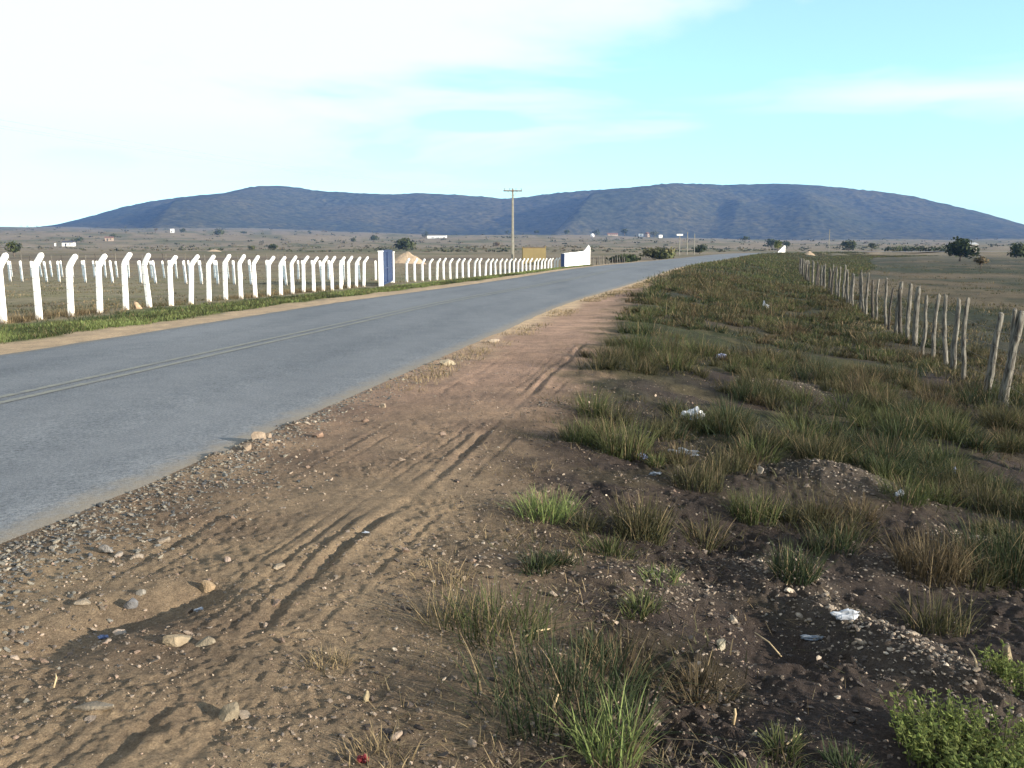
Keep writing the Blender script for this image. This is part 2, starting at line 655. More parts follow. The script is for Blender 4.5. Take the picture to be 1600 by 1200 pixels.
def asphalt_material():
    m, t, p = material("asphalt", 0.78, 0.35)
    uv = t.nodes.new('ShaderNodeUVMap')
    sp = t.nodes.new('ShaderNodeSeparateXYZ')
    t.links.new(uv.outputs[0], sp.inputs[0])
    u = sp.outputs[0]
    f = noise_fac(t, 38, 3, .8, .30, .70)
    c = mixc(t, f, (.030, .036, .046), (.165, .178, .198))
    f = noise_fac(t, 0.35, 5, .6, .3, .7, stretch=(1, .25, 1))
    c = mixc(t, 1.0, c, mixc(t, f, (.70, .72, .74), (1.28, 1.25, 1.2)), 'MULTIPLY')
    f = noise_fac(t, 2.4, 6, .7, .35, .65)
    c = mixc(t, 1.0, c, mixc(t, f, (.86, .87, .88), (1.14, 1.13, 1.11)), 'MULTIPLY')
    # wheel lanes polished a little paler
    for k, cen in enumerate((0.9, 2.5, 4.4, 6.0)):
        dlt = math_node(t, 'ABSOLUTE', math_node(t, 'SUBTRACT', u, cen))
        w = math_node(t, 'SUBTRACT', 1.0, math_node(t, 'DIVIDE', dlt, 0.65), clamp=True)
        c = mixc(t, math_node(t, 'MULTIPLY', w, 0.28), c, (.14, .147, .158))
    # earth blown and tracked onto both edges
    n2 = noise_fac(t, 5.0, 7, .75, .25, .75)
    for side in (0, 1):
        e = u if side == 0 else math_node(t, 'SUBTRACT', RW, u)
        e = math_node(t, 'ADD', e, math_node(t, 'MULTIPLY', n2, 0.35))
        w = math_node(t, 'SUBTRACT', 1.0, math_node(t, 'DIVIDE', e, 0.46), clamp=True)
        w = math_node(t, 'MULTIPLY', w, 1.7, clamp=True)
        c = mixc(t, math_node(t, 'MULTIPLY', w, .75), c, (.155, .130, .095))
    t.links.new(c, p.inputs['Base Color'])
    b = t.nodes.new('ShaderNodeBump')
    b.inputs['Strength'].default_value = 0.6
    b.inputs['Distance'].default_value = 0.006
    t.links.new(noise_fac(t, 90, 3, .7, .2, .8), b.inputs['Height'])
    t.links.new(b.outputs[0], p.inputs['Normal'])
    return m


def paint_line_material():
    m, t, p = material("worn_road_paint", 0.7, 0.2)
    f = noise_fac(t, 9, 7, .8, .40, .60)
    c = mixc(t, f, (.110, .117, .126), (.185, .182, .145))
    t.links.new(c, p.inputs['Base Color'])
    return m


def hill_material():
    m, t, p = material("scrubby_hillside", 1.0, 0.0)
    f = noise_fac(t, 0.055, 8, .75, .36, .64)
    c = mixc(t, f, (.009, .013, .007), (.068, .065, .036))
    f = noise_fac(t, 0.0035, 5, .6, .38, .62)
    c = mixc(t, 1.0, c, mixc(t, f, (.80, .86, .86), (1.30, 1.16, 1.06)), 'MULTIPLY')
    t.links.new(c, p.inputs['Base Color'])
    return m


M_EARTH = ground_material()
M_ROAD = asphalt_material()
M_PAINT = paint_line_material()
M_HILL = hill_material()
M_GRASS = col_material("grass_blades", .8, .15, 5, .25, translucent=.25)
M_LEAF = col_material("tree_leaves", .8, .1, .4, .3, translucent=.15)
M_BARK = flat_material("bark", (.12, .095, .07), (.07, .055, .045), 12, bump=.6)
M_WHITE = flat_material("white_limewash", (.82, .82, .80), (.74, .74, .72), 3, rough=.8, bump=.15)
def post_material():
    m, t, p = material("limewashed_concrete", .85, .2)
    c0 = t.nodes.new('ShaderNodeTexCoord')
    sp = t.nodes.new('ShaderNodeSeparateXYZ')
    t.links.new(c0.outputs['Object'], sp.inputs[0])
    c = mixc(t, noise_fac(t, 5, 6, .7, .45, .75), (.80, .80, .78), (.52, .51, .47))
    h = math_node(t, 'ADD', sp.outputs[2], math_node(t, 'MULTIPLY', noise_fac(t, 9, 4, .7, .2, .8), -.30))
    w = math_node(t, 'SUBTRACT', 1.0, math_node(t, 'DIVIDE', math_node(t, 'ADD', h, .18), .28), clamp=True)
    c = mixc(t, w, c, (.30, .235, .165))     # earth splashed up the foot by rain
    t.links.new(c, p.inputs['Base Color'])
    b = t.nodes.new('ShaderNodeBump')
    b.inputs['Strength'].default_value = .4
    b.inputs['Distance'].default_value = .01
    t.links.new(noise_fac(t, 30, 5, .7, .2, .8), b.inputs['Height'])
    t.links.new(b.outputs[0], p.inputs['Normal'])
    return m


M_POST = post_material()
M_STONE = col_material("stone", .9, .2, 18, .35, bump=.5, bscale=60)
M_WOOD = flat_material("weathered_wood", (.19, .18, .155), (.036, .031, .027), 42, rough=.9, bump=1.0, bscale=60, stretch=(1, 1, .12))
M_WOOD2 = flat_material("dark_weathered_wood", (.095, .085, .072), (.022, .019, .017), 42, rough=.9, bump=1.0, bscale=60, stretch=(1, 1, .12))
M_WIRE = flat_material("rusty_wire", (.10, .085, .075), rough=.6)
M_CONC = flat_material("grey_concrete", (.24, .23, .19), (.18, .17, .145), 4, bump=.2)
M_STEEL = flat_material("galvanised_steel", (.30, .31, .32), rough=.5)
M_BLUE = flat_material("blue_paint_and_wall_shade", (.030, .050, .115), (.022, .036, .085), 5, rough=.5)  # gate paint; on the entrance wall's left end it is painted shade
M_OCHRE = flat_material("ochre_board", (.25, .195, .095), (.23, .178, .086), 1.5)
M_BROWN = flat_material("brown_timber", (.12, .075, .045), rough=.8)
M_ROOF = flat_material("clay_roof", (.16, .085, .065), (.12, .07, .055), 3)
M_DARKROOF = flat_material("dark_roof", (.06, .06, .07), rough=.8)
M_TAN = flat_material("tan_plaster", (.30, .24, .19), rough=.9)
M_DOOR = flat_material("dark_opening", (.05, .05, .055), rough=.6)
M_BAG = flat_material("white_plastic", (.40, .42, .46), (.22, .24, .28), 10, rough=.35, spec=.5)
M_BAGG = flat_material("grey_plastic", (.13, .15, .18), (.08, .095, .12), 10, rough=.4, spec=.5)
M_BAGB = flat_material("bluish_plastic", (.16, .20, .34), (.11, .14, .25), 10, rough=.4, spec=.5)
M_RED = flat_material("red_plastic", (.12, .015, .02), rough=.5)
M_STRAWM = flat_material("dry_stalk", (.42, .33, .20), (.3, .23, .14), 20)

# ------------------------------------------------------------------ the ground sheet


def ground_colour(x, y, s):
    d = np.hypot(x, y)
    n = len(x)
    off_l = -(s + RW)
    path = np.array([.245, .184, .124])
    path2 = np.array([.170, .126, .090])
    soil = np.array([.050, .040, .036])
    rubb = np.array([.085, .070, .058])
    grass = np.array([.036, .040, .023])
    dry = np.array([.11, .092, .056])
    fld_l = np.array([0.163, 0.143, 0.099])
    fld_r = np.array([.062, .060, .046])
    farl = np.array([.165, .135, .095])
    reds = np.array([.42, .29, .19])

    def mixv(a, b, w):
        return a + (b - a) * w[:, None]
    c1 = fbm(x / .8, y / .8, 51, 3)
    c2 = fbm(x / 3, y / 3, 53, 3)
    c3 = fbm(x / 22, y / 45, 55, 3)
    c4 = fbm(x / 120, y / 25, 57, 3)
    C = np.tile(fld_r, (n, 1))
    # right side: dirt track then weedy soil, then pasture
    ge = grass_edge(y)
    w = sstep(-.5, .8, s - ge + .7 * fbm(x / .6, y / .6, 91, 3))
    tr = mixv(np.tile(path, (n, 1)), path2, sstep(-.3, .5, c1) * .9)
    tr = mixv(tr, np.array([.310, .208, .158]) * (.8 + .3 * c2[:, None]), sstep(5, 13, d) * .9)
    tr = mixv(tr, np.array([.42, .32, .215]), (1 - sstep(.2, .9, s + .5 * c1)) * .75 * sstep(9, 22, d))
    vg = mixv(np.tile(soil, (n, 1)), grass, sstep(-.25, .4, c2) * sstep(5, 14, d))
    vg = mixv(vg, dry * .8, sstep(.1, .5, c1) * .5)
    vg = mixv(vg, np.array([.034, .042, .024]), sstep(20, 45, d) * .8)
    near = d < 16
    if near.any():
        q = np.zeros(n)
        for (mx, my, h, r) in MOUNDS:
            q[near] += np.exp(-((x[near] - mx) ** 2 + (y[near] - my) ** 2) / (r * r) * .8)
        vg = mixv(vg, rubb, np.clip(q, 0, 1) * (.55 + .5 * sstep(-.2, .4, c1)))
    RR = mixv(tr, vg, w)
    past = mixv(np.tile(fld_r, (n, 1)), np.array([.042, .046, .031]), sstep(-.2, .4, c3))
    past = mixv(past, np.array([.090, .076, .050]), sstep(.0, .5, c2) * .5)
    past = mixv(past, np.array([.115, .088, .062]), sstep(.05, .45, fbm(x / 7, y / 16, 58, 3)) * .7)
    past = mixv(past, np.array([.030, .034, .024]), sstep(.15, .5, fbm(x / 2.2, y / 5, 59, 3)) * .7)
    RR = mixv(RR, past, sstep(8.0, 9.5, s))
    # left side: tan edge, green strip, dry field
    gl = sstep(1.0, 1.6, off_l + .5 * c1) * (1 - sstep(4.2, 6.0, off_l + .8 * c2))
    LLc = mixv(np.tile(np.array([.34, .26, .18]), (n, 1)), np.array([.075, .095, .035]), gl)
    LLc = mixv(LLc, fld_l, sstep(4.0, 6.0, off_l + .8 * c2))
    LLc = mixv(LLc, np.array([.115, .115, .062]), sstep(-.1, .5, c2) * sstep(5, 7, off_l) * .6)
    L = mixv(LLc, farl, sstep(70, 140, d))
    L = mixv(L, np.array([.075, .058, .055]), sstep(.0, .5, c4) * sstep(90, 200, d) * .75)
    L = mixv(L, np.array([.088, .088, .052]), sstep(.0, .5, c3) * sstep(120, 350, d) * .6)
    C = mixv(L, RR, (s > -RW / 2).astype(float))
    # far plain
    px = 800 + FPX * x / np.maximum(y, 1)
    fr = np.tile(np.array([.175, .140, .098]), (n, 1))
    fr = mixv(fr, np.array([.090, .088, .050]), sstep(-.1, .45, c3))
    fr = mixv(fr, np.array([.14, .125, .08]), sstep(.25, .6, c4) * .7)
    fr = mixv(fr, np.array([.075, .072, .045]), sstep(1100, 2300, d) * .6)
    wfar = sstep(170, 330, d)
    C = mixv(C, fr, wfar * .8)
    return C


def build_ground():
    az_v = np.radians(np.arange(-38, 38.01, 0.115))
    az_o = np.radians(np.concatenate([np.arange(-180, -38, 4.0), np.arange(42, 180, 4.0)]))
    az = np.sort(np.concatenate([az_v, az_o]))
    py = np.concatenate([np.arange(1060, 40, -1.9), np.arange(40, 6, -.9), np.arange(6, 0.62, -.12)])
    d = EYE * FPX / py
    d = np.concatenate([[.35, .7, 1.1, 1.5, 1.9, 2.15], d[d > 2.3]])
    d = np.concatenate([d, [4700, 5600]])
    A, D = np.meshgrid(az, d)
    x = (np.sin(A) * D).ravel()
    y = (np.cos(A) * D).ravel()
    s = road_off(x, y)
    z = base_z(x, y, s) + relief(x, y, s)
    na, nd = len(az), len(d)
    i = np.arange(nd - 1)[:, None] * na
    j = np.arange(na)[None, :]
    k = (j + 1) % na
    q = np.stack([i + j, i + na + j, i + na + k, i + k], -1).reshape(-1, 4)
    c = ground_colour(x, y, s)
    v = np.stack([x, y, z], 1)
    v = np.concatenate([v, [[0, 0, float(z[:na].mean())]]])
    c = np.concatenate([c, c[:1]])
    ctr = len(v) - 1
    t = np.stack([np.full(na, ctr), np.arange(na), (np.arange(na) + 1) % na], 1)
    # wind the faces upwards
    q = q[:, ::-1]
    t = t[:, ::-1]
    me = new_mesh("ground", v, [q, t], col=c, smooth=True, mat=M_EARTH)
    return tag(link("ground", me), kind='structure')


build_ground()

# ------------------------------------------------------------------ the road and its worn double line


def road_strip(name, u0, u1, nu, mat, dz, jitter=0.0, s0=None, s1=None, gap=False):
    P = spline(RC, 900)
    T = np.gradient(P, axis=0)
    T /= np.hypot(T[:, 0], T[:, 1])[:, None]
    Nn = np.stack([-T[:, 1], T[:, 0]], 1)
    st = np.concatenate([[0], np.cumsum(np.hypot(*np.diff(P, axis=0).T))])
    us = np.linspace(u0, u1, nu)
    V = []
    UV = []
    if jitter:
        us = np.concatenate([[u0], us, [u1]])
        nu += 2
    for k, u in enumerate(us):
        uu = np.full(len(P), u)
        drop = 0.0
        if jitter and k in (0, 1, nu - 2, nu - 1):
            uu = uu + jitter * fbm(st / .7, st * 0 + (k > 1), 61, 3)
            if k in (0, nu - 1):
                drop = .018
                uu = uu + (-.05 if k == 0 else .05)
        q = P + Nn * uu[:, None]
        crown = 0.045 * (1 - ((u - RW / 2) / (RW / 2)) ** 2)
        V.append(np.stack([q[:, 0], q[:, 1], road_z(q[:, 1]) + dz + crown - drop], 1))
        UV.append(np.stack([uu, st], 1))
    V = np.stack(V, 1).reshape(-1, 3)
    UV = np.stack(UV, 1).reshape(-1, 2)
    i = np.arange(len(P) - 1)[:, None] * nu
    j = np.arange(nu - 1)[None, :]
    q = np.stack([i + j, i + nu + j, i + nu + j + 1, i + j + 1], -1).reshape(-1, 4)
    n = np.cross(V[q[0, 1]] - V[q[0, 0]], V[q[0, 2]] - V[q[0, 0]])
    if n[2] < 0:
        q = q[:, ::-1]
    me = new_mesh(name, V, [q], uv=UV, smooth=True, mat=mat)
    return me


road = tag(link("road", road_strip("road", 0, RW, 15, M_ROAD, 0.004, .05)), kind='structure')
for u in (3.34, 3.62):
    tag(link("centre_line", road_strip("centre_line", u, u + .11, 2, M_PAINT, 0.010), parent=road), "worn yellow centre line painted along the road")

# ------------------------------------------------------------------ the hills
CREST = np.array([(-700, 372), (-300, 370), (-150, 368), (0, 363), (50, 360), (100, 353), (150, 341), (200, 328), (250, 317), (300, 310), (360, 303), (400, 294),
                  (430, 291), (470, 293), (500, 298), (560, 301), (620, 302), (650, 300), (700, 302), (770, 307), (785, 309), (830, 305),
                  (880, 299), (950, 294), (1000, 290), (1030, 287), (1100, 289), (1120, 290), (1200, 288), (1250, 291), (1320, 298),
                  (1400, 309), (1470, 324), (1500, 332), (1530, 338), (1560, 346), (1600, 357), (1680, 371), (1900, 377), (2300, 380)])
HMAX = 0.0


def build_hill():
    global HMAX
    px = np.arange(-600, 2200, 2.2)
    t = np.concatenate([np.linspace(0, 1, 110), np.linspace(1.03, 1.8, 18)])
    PX, T = np.meshgrid(px, t)
    r0 = 2350 + 150 * fbm(px / 260, px * 0, 71, 2)
    rc = 3350 + 180 * fbm(px / 300, px * 0, 73, 2)
    R = r0[None, :] + (rc - r0)[None, :] * T
    az = np.arctan((PX - 800) / FPX)
    X = np.sin(az) * R
    Y = np.cos(az) * R
    yc = np.interp(px, CREST[:, 0], CREST[:, 1])
    ang = np.array([math.atan((600 - b) / FPX) for b in yc]) - PITCH
    H = EYE + rc * np.tan(ang) / 1.0
    B = base_z(X[0], Y[0]) - 3.0
    g = np.where(T <= 1, .85 * np.clip(T, 0, 1) ** 1.55 + .15 * np.sin(np.clip(T, 0, 1) * math.pi / 2), 1 - ((T - 1) / .8) ** 1.3)
    env = np.sin(np.clip(T, 0, 1) * math.pi) ** .8
    amp = np.clip((H - B) / 120, 0, 1)[None, :]
    Z = B[None, :] + (H - B)[None, :] * g
    # spur whose western flank stays in shade, and lesser spurs
    sh = 60 * (T - .45)
    Z += 100 * env * amp * sstep(852, 900, PX - 115 * (T - .1)) * (1 - sstep(960, 1240, PX))
    Z += 26 * env * amp * sstep(1115, 1155, PX - sh * .6) * (1 - sstep(1170, 1330, PX)) * (1 - sstep(.35, .7, T))
    Z += 30 * env * amp * (1 - sstep(1270, 1370, PX + 130 * (T - .4))) * sstep(1180, 1260, PX)
    Z += 45 * env * amp * sstep(250, 290, PX - 70 * (T - .5)) * (1 - sstep(310, 520, PX))
    Z += 9 * env * amp * (fbm(X / 300, T * 1.3, 81, 3) + .6 * fbm(X / 110, T * 3, 83, 2))
    lim = EYE + R * np.tan(ang)[None, :] - 2.0 - 12 * np.clip(1 - T, 0, 1) * amp
    Z = np.where(T <= 1, np.minimum(Z, lim) - 1.5 * np.log1p(np.exp(-np.abs(Z - lim) / 1.5)) * 0, Z)
    low = np.clip(T * 6, 0, 1)
    can = vnoise(X / 13, Y / 22, 85) * 3.2 + vnoise(X / 31, Y / 60, 87) * 2.4
    can = can * (0.5 + vnoise(X / 140, Y / 200, 88))
    Z += np.where(T <= 1.05, can * low * amp, 0) - 4 * low * amp
    n, m = T.shape
    i = np.arange(n - 1)[:, None] * m
    j = np.arange(m - 1)[None, :]
    q = np.stack([i + j, i + j + 1, i + m + j + 1, i + m + j], -1).reshape(-1, 4)
    HMAX = float(Z.max())
    me = new_mesh("hill", np.stack([X, Y, Z], -1).reshape(-1, 3), [q], smooth=True, mat=M_HILL)
    return tag(link("hill", me), kind='structure')


build_hill()

# ------------------------------------------------------------------ haze
hz = MB()
ZB, ZT = -4.5, HMAX + 8
hz.box((0, 0, (ZB + ZT) / 2), (11600, 11600, ZT - ZB))
mh = bpy.data.materials.new("air")
mh.use_nodes = True
th = mh.node_tree
th.nodes.clear()
pv = th.nodes.new('ShaderNodeVolumePrincipled')
pv.inputs['Color'].default_value = (.24, .45, 1.0, 1)
pv.inputs['Density'].default_value = 0.00008
pv.inputs['Anisotropy'].default_value = 0.0
oo = th.nodes.new('ShaderNodeOutputMaterial')
th.links.new(pv.outputs[0], oo.inputs['Volume'])
tag(link("haze", hz.mesh("haze", mh)), "pale blue haze over the plain and hills", kind='stuff')

# ------------------------------------------------------------------ fences


def concrete_post_mesh(h, arm, seed):
    """square limewashed post with a cranked arm and rounded tip; the arm leans to local +x"""
    r = np.random.default_rng(seed)
    c = .064
    prof = np.array([(-1, -.7), (-.7, -1), (.7, -1), (1, -.7), (1, .7), (.7, 1), (-.7, 1), (-1, .7)])
    m = MB()
    if arm:
        hs = h - .30
        pts = [(0, 0, -.35), (0, 0, hs * .5), (0, 0, hs - .06), (.02, 0, hs), (.055, 0, hs + .06), (.135, 0, hs + .17), (.20, 0, hs + .255), (.222, 0, hs + .284), (.232, 0, hs + .297)]
        rad = [c * 1.08, c * 1.02, c, c, c, c * .95, c * .92, c * .78, c * .45]
    else:
        pts = [(0, 0, -.35), (0, 0, h * .5), (0, 0, h - .05), (0, 0, h - .015), (0, 0, h)]
        rad = [c * 1.05, c, c, c * .85, c * .5]
    pts = np.array(pts)
    pts[:, :2] += r.normal(0, .004, (len(pts), 2))
    m.tube(pts, rad, prof=prof)
    return m.mesh("concrete_post", M_POST)


def wire_mesh(pts, z_off, sag=0.02, rad=.004):
    P = []
    for a, b in zip(pts[:-1], pts[1:]):
        P.append(np.array(a) + (0, 0, z_off))
        P.append((np.array(a) + np.array(b)) / 2 + (0, 0, z_off - sag))
    P.append(np.array(pts[-1]) + (0, 0, z_off))
    m = MB()
    m.tube(P, rad, n=4)
    return m.mesh("wire", M_WIRE)


def concrete_fence(p0, p1, n, h, arm, label, cat="fence", group=None, lean=0.0, seed=0, wires=(.35, .7, 1.0, 1.25), skip=(), armdir=None):
    r = np.random.default_rng(seed)
    p0 = np.array(p0, float)
    p1 = np.array(p1, float)
    root = thing("concrete_post_fence", label, cat, (p0[0], p0[1], 0), 0, group)
    variants = [concrete_post_mesh(h, arm, seed * 10 + k) for k in range(4)]
    ax = math.atan2(p1[1] - p0[1], p1[0] - p0[0]) - math.pi / 2 if armdir is None else armdir
    tops = []
    for k in range(n):
        q = p0 + (p1 - p0) * k / (n - 1)
        z = gz(q[0], q[1])
        tops.append((q[0] - p0[0], q[1] - p0[1], z))
        if k in skip:
            continue
        link("post", variants[int(r.integers(4))], root, (q[0] - p0[0], q[1] - p0[1], z - .02), (r.normal(0, .022), -lean + r.normal(0, .028), ax + r.normal(0, .06)), (1, 1, 1 + r.normal(0, .012)))
    for w in wires:
        link("wire", wire_mesh(tops, w * h / 1.6), root)
    return root


concrete_fence((-11.8, 21.8), (-8.0, 51.0), 23, 1.62, True, "white cranked concrete post fence between the roadside grass and dry field before the gate", seed=1)
concrete_fence((-6.84, 61.5), (4.83, 100.0), 31, 1.52, True, "white concrete post fence with cranked tops between the gate and the white entrance wall", seed=2)
concrete_fence((-9.4, 52.3), (-38.0, 68.5), 25, 1.45, False, "nearer line of plain leaning white posts running into the field behind the cranked posts", lean=.05, seed=3, wires=(.1, .5, .9, 1.3), armdir=0.0)
concrete_fence((-9.5, 66.0), (-50.0, 88.0), 34, 1.42, False, "farther line of plain leaning white posts beyond the first one in the field", lean=.05, seed=4, wires=(.5, 1.0, 1.35), armdir=0.0)


def wood_post_mesh(seed, h=1.3, rad=.055, fork=False):
    r = np.random.default_rng(seed)
    m = MB()
    n = 10
    zs = np.concatenate([[-.25], np.linspace(0, h, 9)])
    bend = r.normal(0, .018, (len(zs), 2)).cumsum(0) * .55
    ph = r.random(4) * 6

    def one(off, zs, rad, b):
        a = np.arange(n) / n * 2 * math.pi
        V = []
        for i, z in enumerate(zs):
            t = max(z, 0) / h
            rr = rad * (1.12 - .28 * t) * (1 + .13 * np.sin(2 * a + ph[0] + z * 1.5) + .07 * np.sin(5 * a + ph[1] + z * 4) + r.normal(0, .03, n))
            zz = np.full(n, z)
            if i == len(zs) - 1:
                zz = z + .03 * np.cos(a + ph[2]) * 1.0
                rr = rr * .86
            V.append(np.stack([np.cos(a) * rr + b[i, 0] + off[i][0], np.sin(a) * rr + b[i, 1] + off[i][1], zz], 1))
        V = np.concatenate(V)
        q = []
        for i in range(len(zs) - 1):
            for j in range(n):
                k = (j + 1) % n
                q.append((i * n + j, i * n + k, (i + 1) * n + k, (i + 1) * n + j))
        e = len(V)
        V = np.concatenate([V, [V[-n:].mean(0) + (0, 0, .006)]])
        t = [(e, (len(zs) - 1) * n + j, (len(zs) - 1) * n + (j + 1) % n) for j in range(n)]
        m.add(V, q, t)
    one([(0, 0)] * len(zs), zs, rad, bend)
    if fork:
        z2 = np.linspace(h * .55, h + .03, 6)
        one([(-.02 - .055 * (k / 5), .0) for k in range(6)], z2, rad * .62, np.zeros((6, 2)) + bend[6])
    return m.mesh("wooden_post", M_WOOD2 if seed % 3 == 1 else M_WOOD, smooth=True)


def wooden_fence():
    line = np.array([(5.7, 7.6), (7.25, 13.5), (9.87, 23.5), (10.9, 27.2), (15.7, 46), (22, 71), (27, 89)])
    P = spline(line, 400)
    st = np.concatenate([[0], np.cumsum(np.hypot(*np.diff(P, axis=0).T))])
    k0 = float(np.interp(13.5, P[:, 1], st))
    r = np.random.default_rng(5)
    root = thing("wooden_post_fence", "rustic fence of weathered crooked wooden posts and wire between the weedy verge and the pasture", "fence", (P[0, 0], P[0, 1], 0))
    variants = [wood_post_mesh(100 + k, 1.28 + .08 * (k % 3), (.040, .046, .052, .036, .060)[k % 5]) for k in range(10)]
    fork = wood_post_mesh(140, 1.36, .066, True)
    pos = [k0 - 1.5 * k for k in range(4, 0, -1)]
    c = k0
    while c < st[-1]:
        pos.append(c)
        c += 1.16 + r.random() * .28
    tops = []
    nn = 0
    for i, s_ in enumerate(pos):
        x = float(np.interp(s_, st, P[:, 0])) + r.normal(0, .05)
        y = float(np.interp(s_, st, P[:, 1]))
        z = gz(x, y)
        me = variants[int(r.integers(10))]
        rot = (r.normal(0, .03), r.normal(0, .035), r.random() * 6.28)
        if abs(s_ - k0) < 1e-6:
            me = fork
            rot = (0, .10, 0.1)
        link("post", me, root, (x - P[0, 0], y - P[0, 1], z), rot, (1, 1, 1 + r.normal(0, .04)))
        tops.append((x - P[0, 0], y - P[0, 1], z))
    for w in (.3, .55, .8, 1.05):
        link("wire", wire_mesh(tops, w, .015, .003), root)


wooden_fence()


def thin_fence():
    """the faint old fence across the field"""
    r = np.random.default_rng(6)
    p0, p1 = np.array((-78.0, 128.0)), np.array((-30.0, 128.0))
    root = thing("stick_fence", "faint line of thin grey sticks crossing the dry field behind the white posts", "fence", (p0[0], p0[1], 0))
    vs_ = [wood_post_mesh(160 + k, 1.5, .055) for k in range(3)]
    for k in range(34):
        q = p0 + (p1 - p0) * (k + r.normal(0, .2)) / 33
        link("post", vs_[k % 3], root, (q[0] - p0[0], q[1] - p0[1], gz(*q)), (r.normal(0, .05), r.normal(0, .05), r.random() * 6), (1, 1, .8 + .4 * r.random()))


thin_fence()

# ------------------------------------------------------------------ gate, entrance walls, board


def entrance_gate():
    a = np.array((-7.28, 52.6))
    b = np.array((-7.60, 60.2))
    za, zb = gz(*a), gz(*b)
    root = thing("farm_gate", "closed dark blue panel gate between two square white pillars", "gate", (a[0], a[1], za))
    for p, z in ((a, za), (b, zb)):
        m = MB()
        m.box((0, 0, .75), (.23, .23, 2.3))
        m.box((0, 0, 1.93), (.28, .28, .06))
        o = link("pillar", m.mesh("pillar", M_WHITE), root, (p[0] - a[0], p[1] - a[1], z - za))
    L = np.hypot(*(b - a))
    dirv = (b - a) / L
    rz = math.atan2(dirv[1], dirv[0])
    n = 20
    for leaf in range(2):
        m = MB()
        half = (L - .5) / 2
        off = .22 + leaf * (half + .03)
        f = MB()
        for zz in (.12, 1.0, 1.95):
            f.box((off + half / 2, -.03, zz), (half, .05, .07))
        for xx in (off + .03, off + half - .03):
            f.box((xx, -.03, 1.03), (.06, .06, 1.9))
        fr = link("leaf_frame", f.mesh("leaf_frame", M_BLUE), root, (0, 0, (zb - za) / 2), (0, 0, rz))
        pm = None
        nb = 14
        wd = (half - .1) / nb
        mm = MB()
        mm.box((0, 0, 0), (wd * .93, .02, 1.98))
        pm = mm.mesh("board", M_BLUE)
        for k in range(nb):
            link("board", pm, fr, (off + .05 + wd * (k + .5), .012, 1.03 + .02 * (k % 2)))


entrance_gate()


def flared_wall():
    a = np.array((5.3, 98.0))
    b = np.array((8.75, 109.2))
    n = 14
    L = np.hypot(*(b - a))
    rz = math.atan2(*(b - a)[::-1])
    za, zb = gz(*a), gz(*b)
    root = thing("entrance_wall", "white rendered wall swept up to a pointed end at the roadside, at the end of the cranked post fence", "wall", (a[0], a[1], za), rz)
    xs = np.linspace(0, L, n)
    top = 1.98 + .15 * (xs / L) + .50 * np.clip((xs / L - .80) / .2, 0, 1) ** 1.6
    V = []
    for y_ in (-.11, .11):
        for x_, t_ in zip(xs, top):
            g_ = (zb - za) * x_ / L
            V += [(x_, y_, -1.0), (x_, y_, t_ + g_)]
    V = np.array(V)
    q = []
    o = 2 * n
    for k in range(n - 1):
        i = 2 * k
        q += [(i, i + 2, i + 3, i + 1), (o + i, o + i + 1, o + i + 3, o + i + 2), (i + 1, i + 3, o + i + 3, o + i + 1)]
    q += [(0, 1, o + 1, o), (2 * n - 2, o + 2 * n - 2, o + 2 * n - 1, 2 * n - 1)]
    me = new_mesh("wall_panel", V, [np.array(q)], mat=M_WHITE)
    link("wall_panel", me, root)
    m = MB()
    m.box((L + .16, 0, .75), (.32, .34, 3.5))
    m.add(np.array([(L, -.17, 2.5), (L + .32, -.17, 2.5), (L + .32, .17, 2.5), (L, .17, 2.5), (L + .16, 0, 2.85)]), t=[(0, 1, 4), (1, 2, 4), (2, 3, 4), (3, 0, 4)])
    link("end_pillar", m.mesh("end_pillar", M_WHITE), root, (0, 0, zb - za))
    m = MB()
    m.box((-.18, .0, .45), (.34, .34, 3.0))  # shaded left end of the white wall, its shade put in as dark blue
    link("painted_shade_end", m.mesh("painted_shade_end", M_BLUE), root)


flared_wall()


def board():
    x, y = 2.45, 106.0
    z = gz(x, y)
    root = thing("notice_board", "ochre board of two plain panels on posts standing behind the fence beside the power pole", "board", (x, y, z), -.05)
    W = 2.55
    for sx in (-1, 1):
        m = MB()
        m.box((sx * W / 2, .06, 1.15 + (.04 if sx > 0 else 0)), (.11, .10, 2.9 + (.12 if sx > 0 else 0)))
        link("post", m.mesh("post", M_OCHRE), root)
        m = MB()
        m.box((sx * (W / 4 - .01), -.03, 1.55), (W / 2 - .03, .03, 1.9))
        link("panel", m.mesh("panel", M_OCHRE), root)
    m = MB()
    m.box((0, .03, 2.53), (W, .05, .06))
    m.box((0, .02, 1.55), (.04, .05, 1.9))
    link("frame", m.mesh("frame", M_BROWN), root)


board()


def far_gatepost():
    x, y = 76.0, 268.0
    z = gz(x, y)
    root = thing("entrance_wall", "small white wall with a sloping top beside the far bend of the road, below a green bush", "wall", (x, y, z), .25)
    V = np.array([(-1.1, -.12, -1), (.75, -.12, -1), (.75, -.12, 2.0), (.45, -.12, 2.0), (-1.1, -.12, .55)])
    V2 = V + (0, .24, 0)
    VV = np.concatenate([V, V2])
    q = [(k, (k + 1) % 5, 5 + (k + 1) % 5, 5 + k) for k in range(5)]
    t = [(0, 2, 1), (0, 3, 2), (0, 4, 3), (5, 6, 7), (5, 7, 8), (5, 8, 9)]
    me = new_mesh("wall_panel", VV, [np.array([(a, d_, c, b) for a, b, c, d_ in q]), np.array([(a, c, b) for a, b, c in t])], mat=M_WHITE)
    link("wall_panel", me, root)
    m = MB()
    m.box((.92, 0, .7), (.32, .32, 3.3))
    link("end_pillar", m.mesh("end_pillar", M_WHITE), root)


far_gatepost()

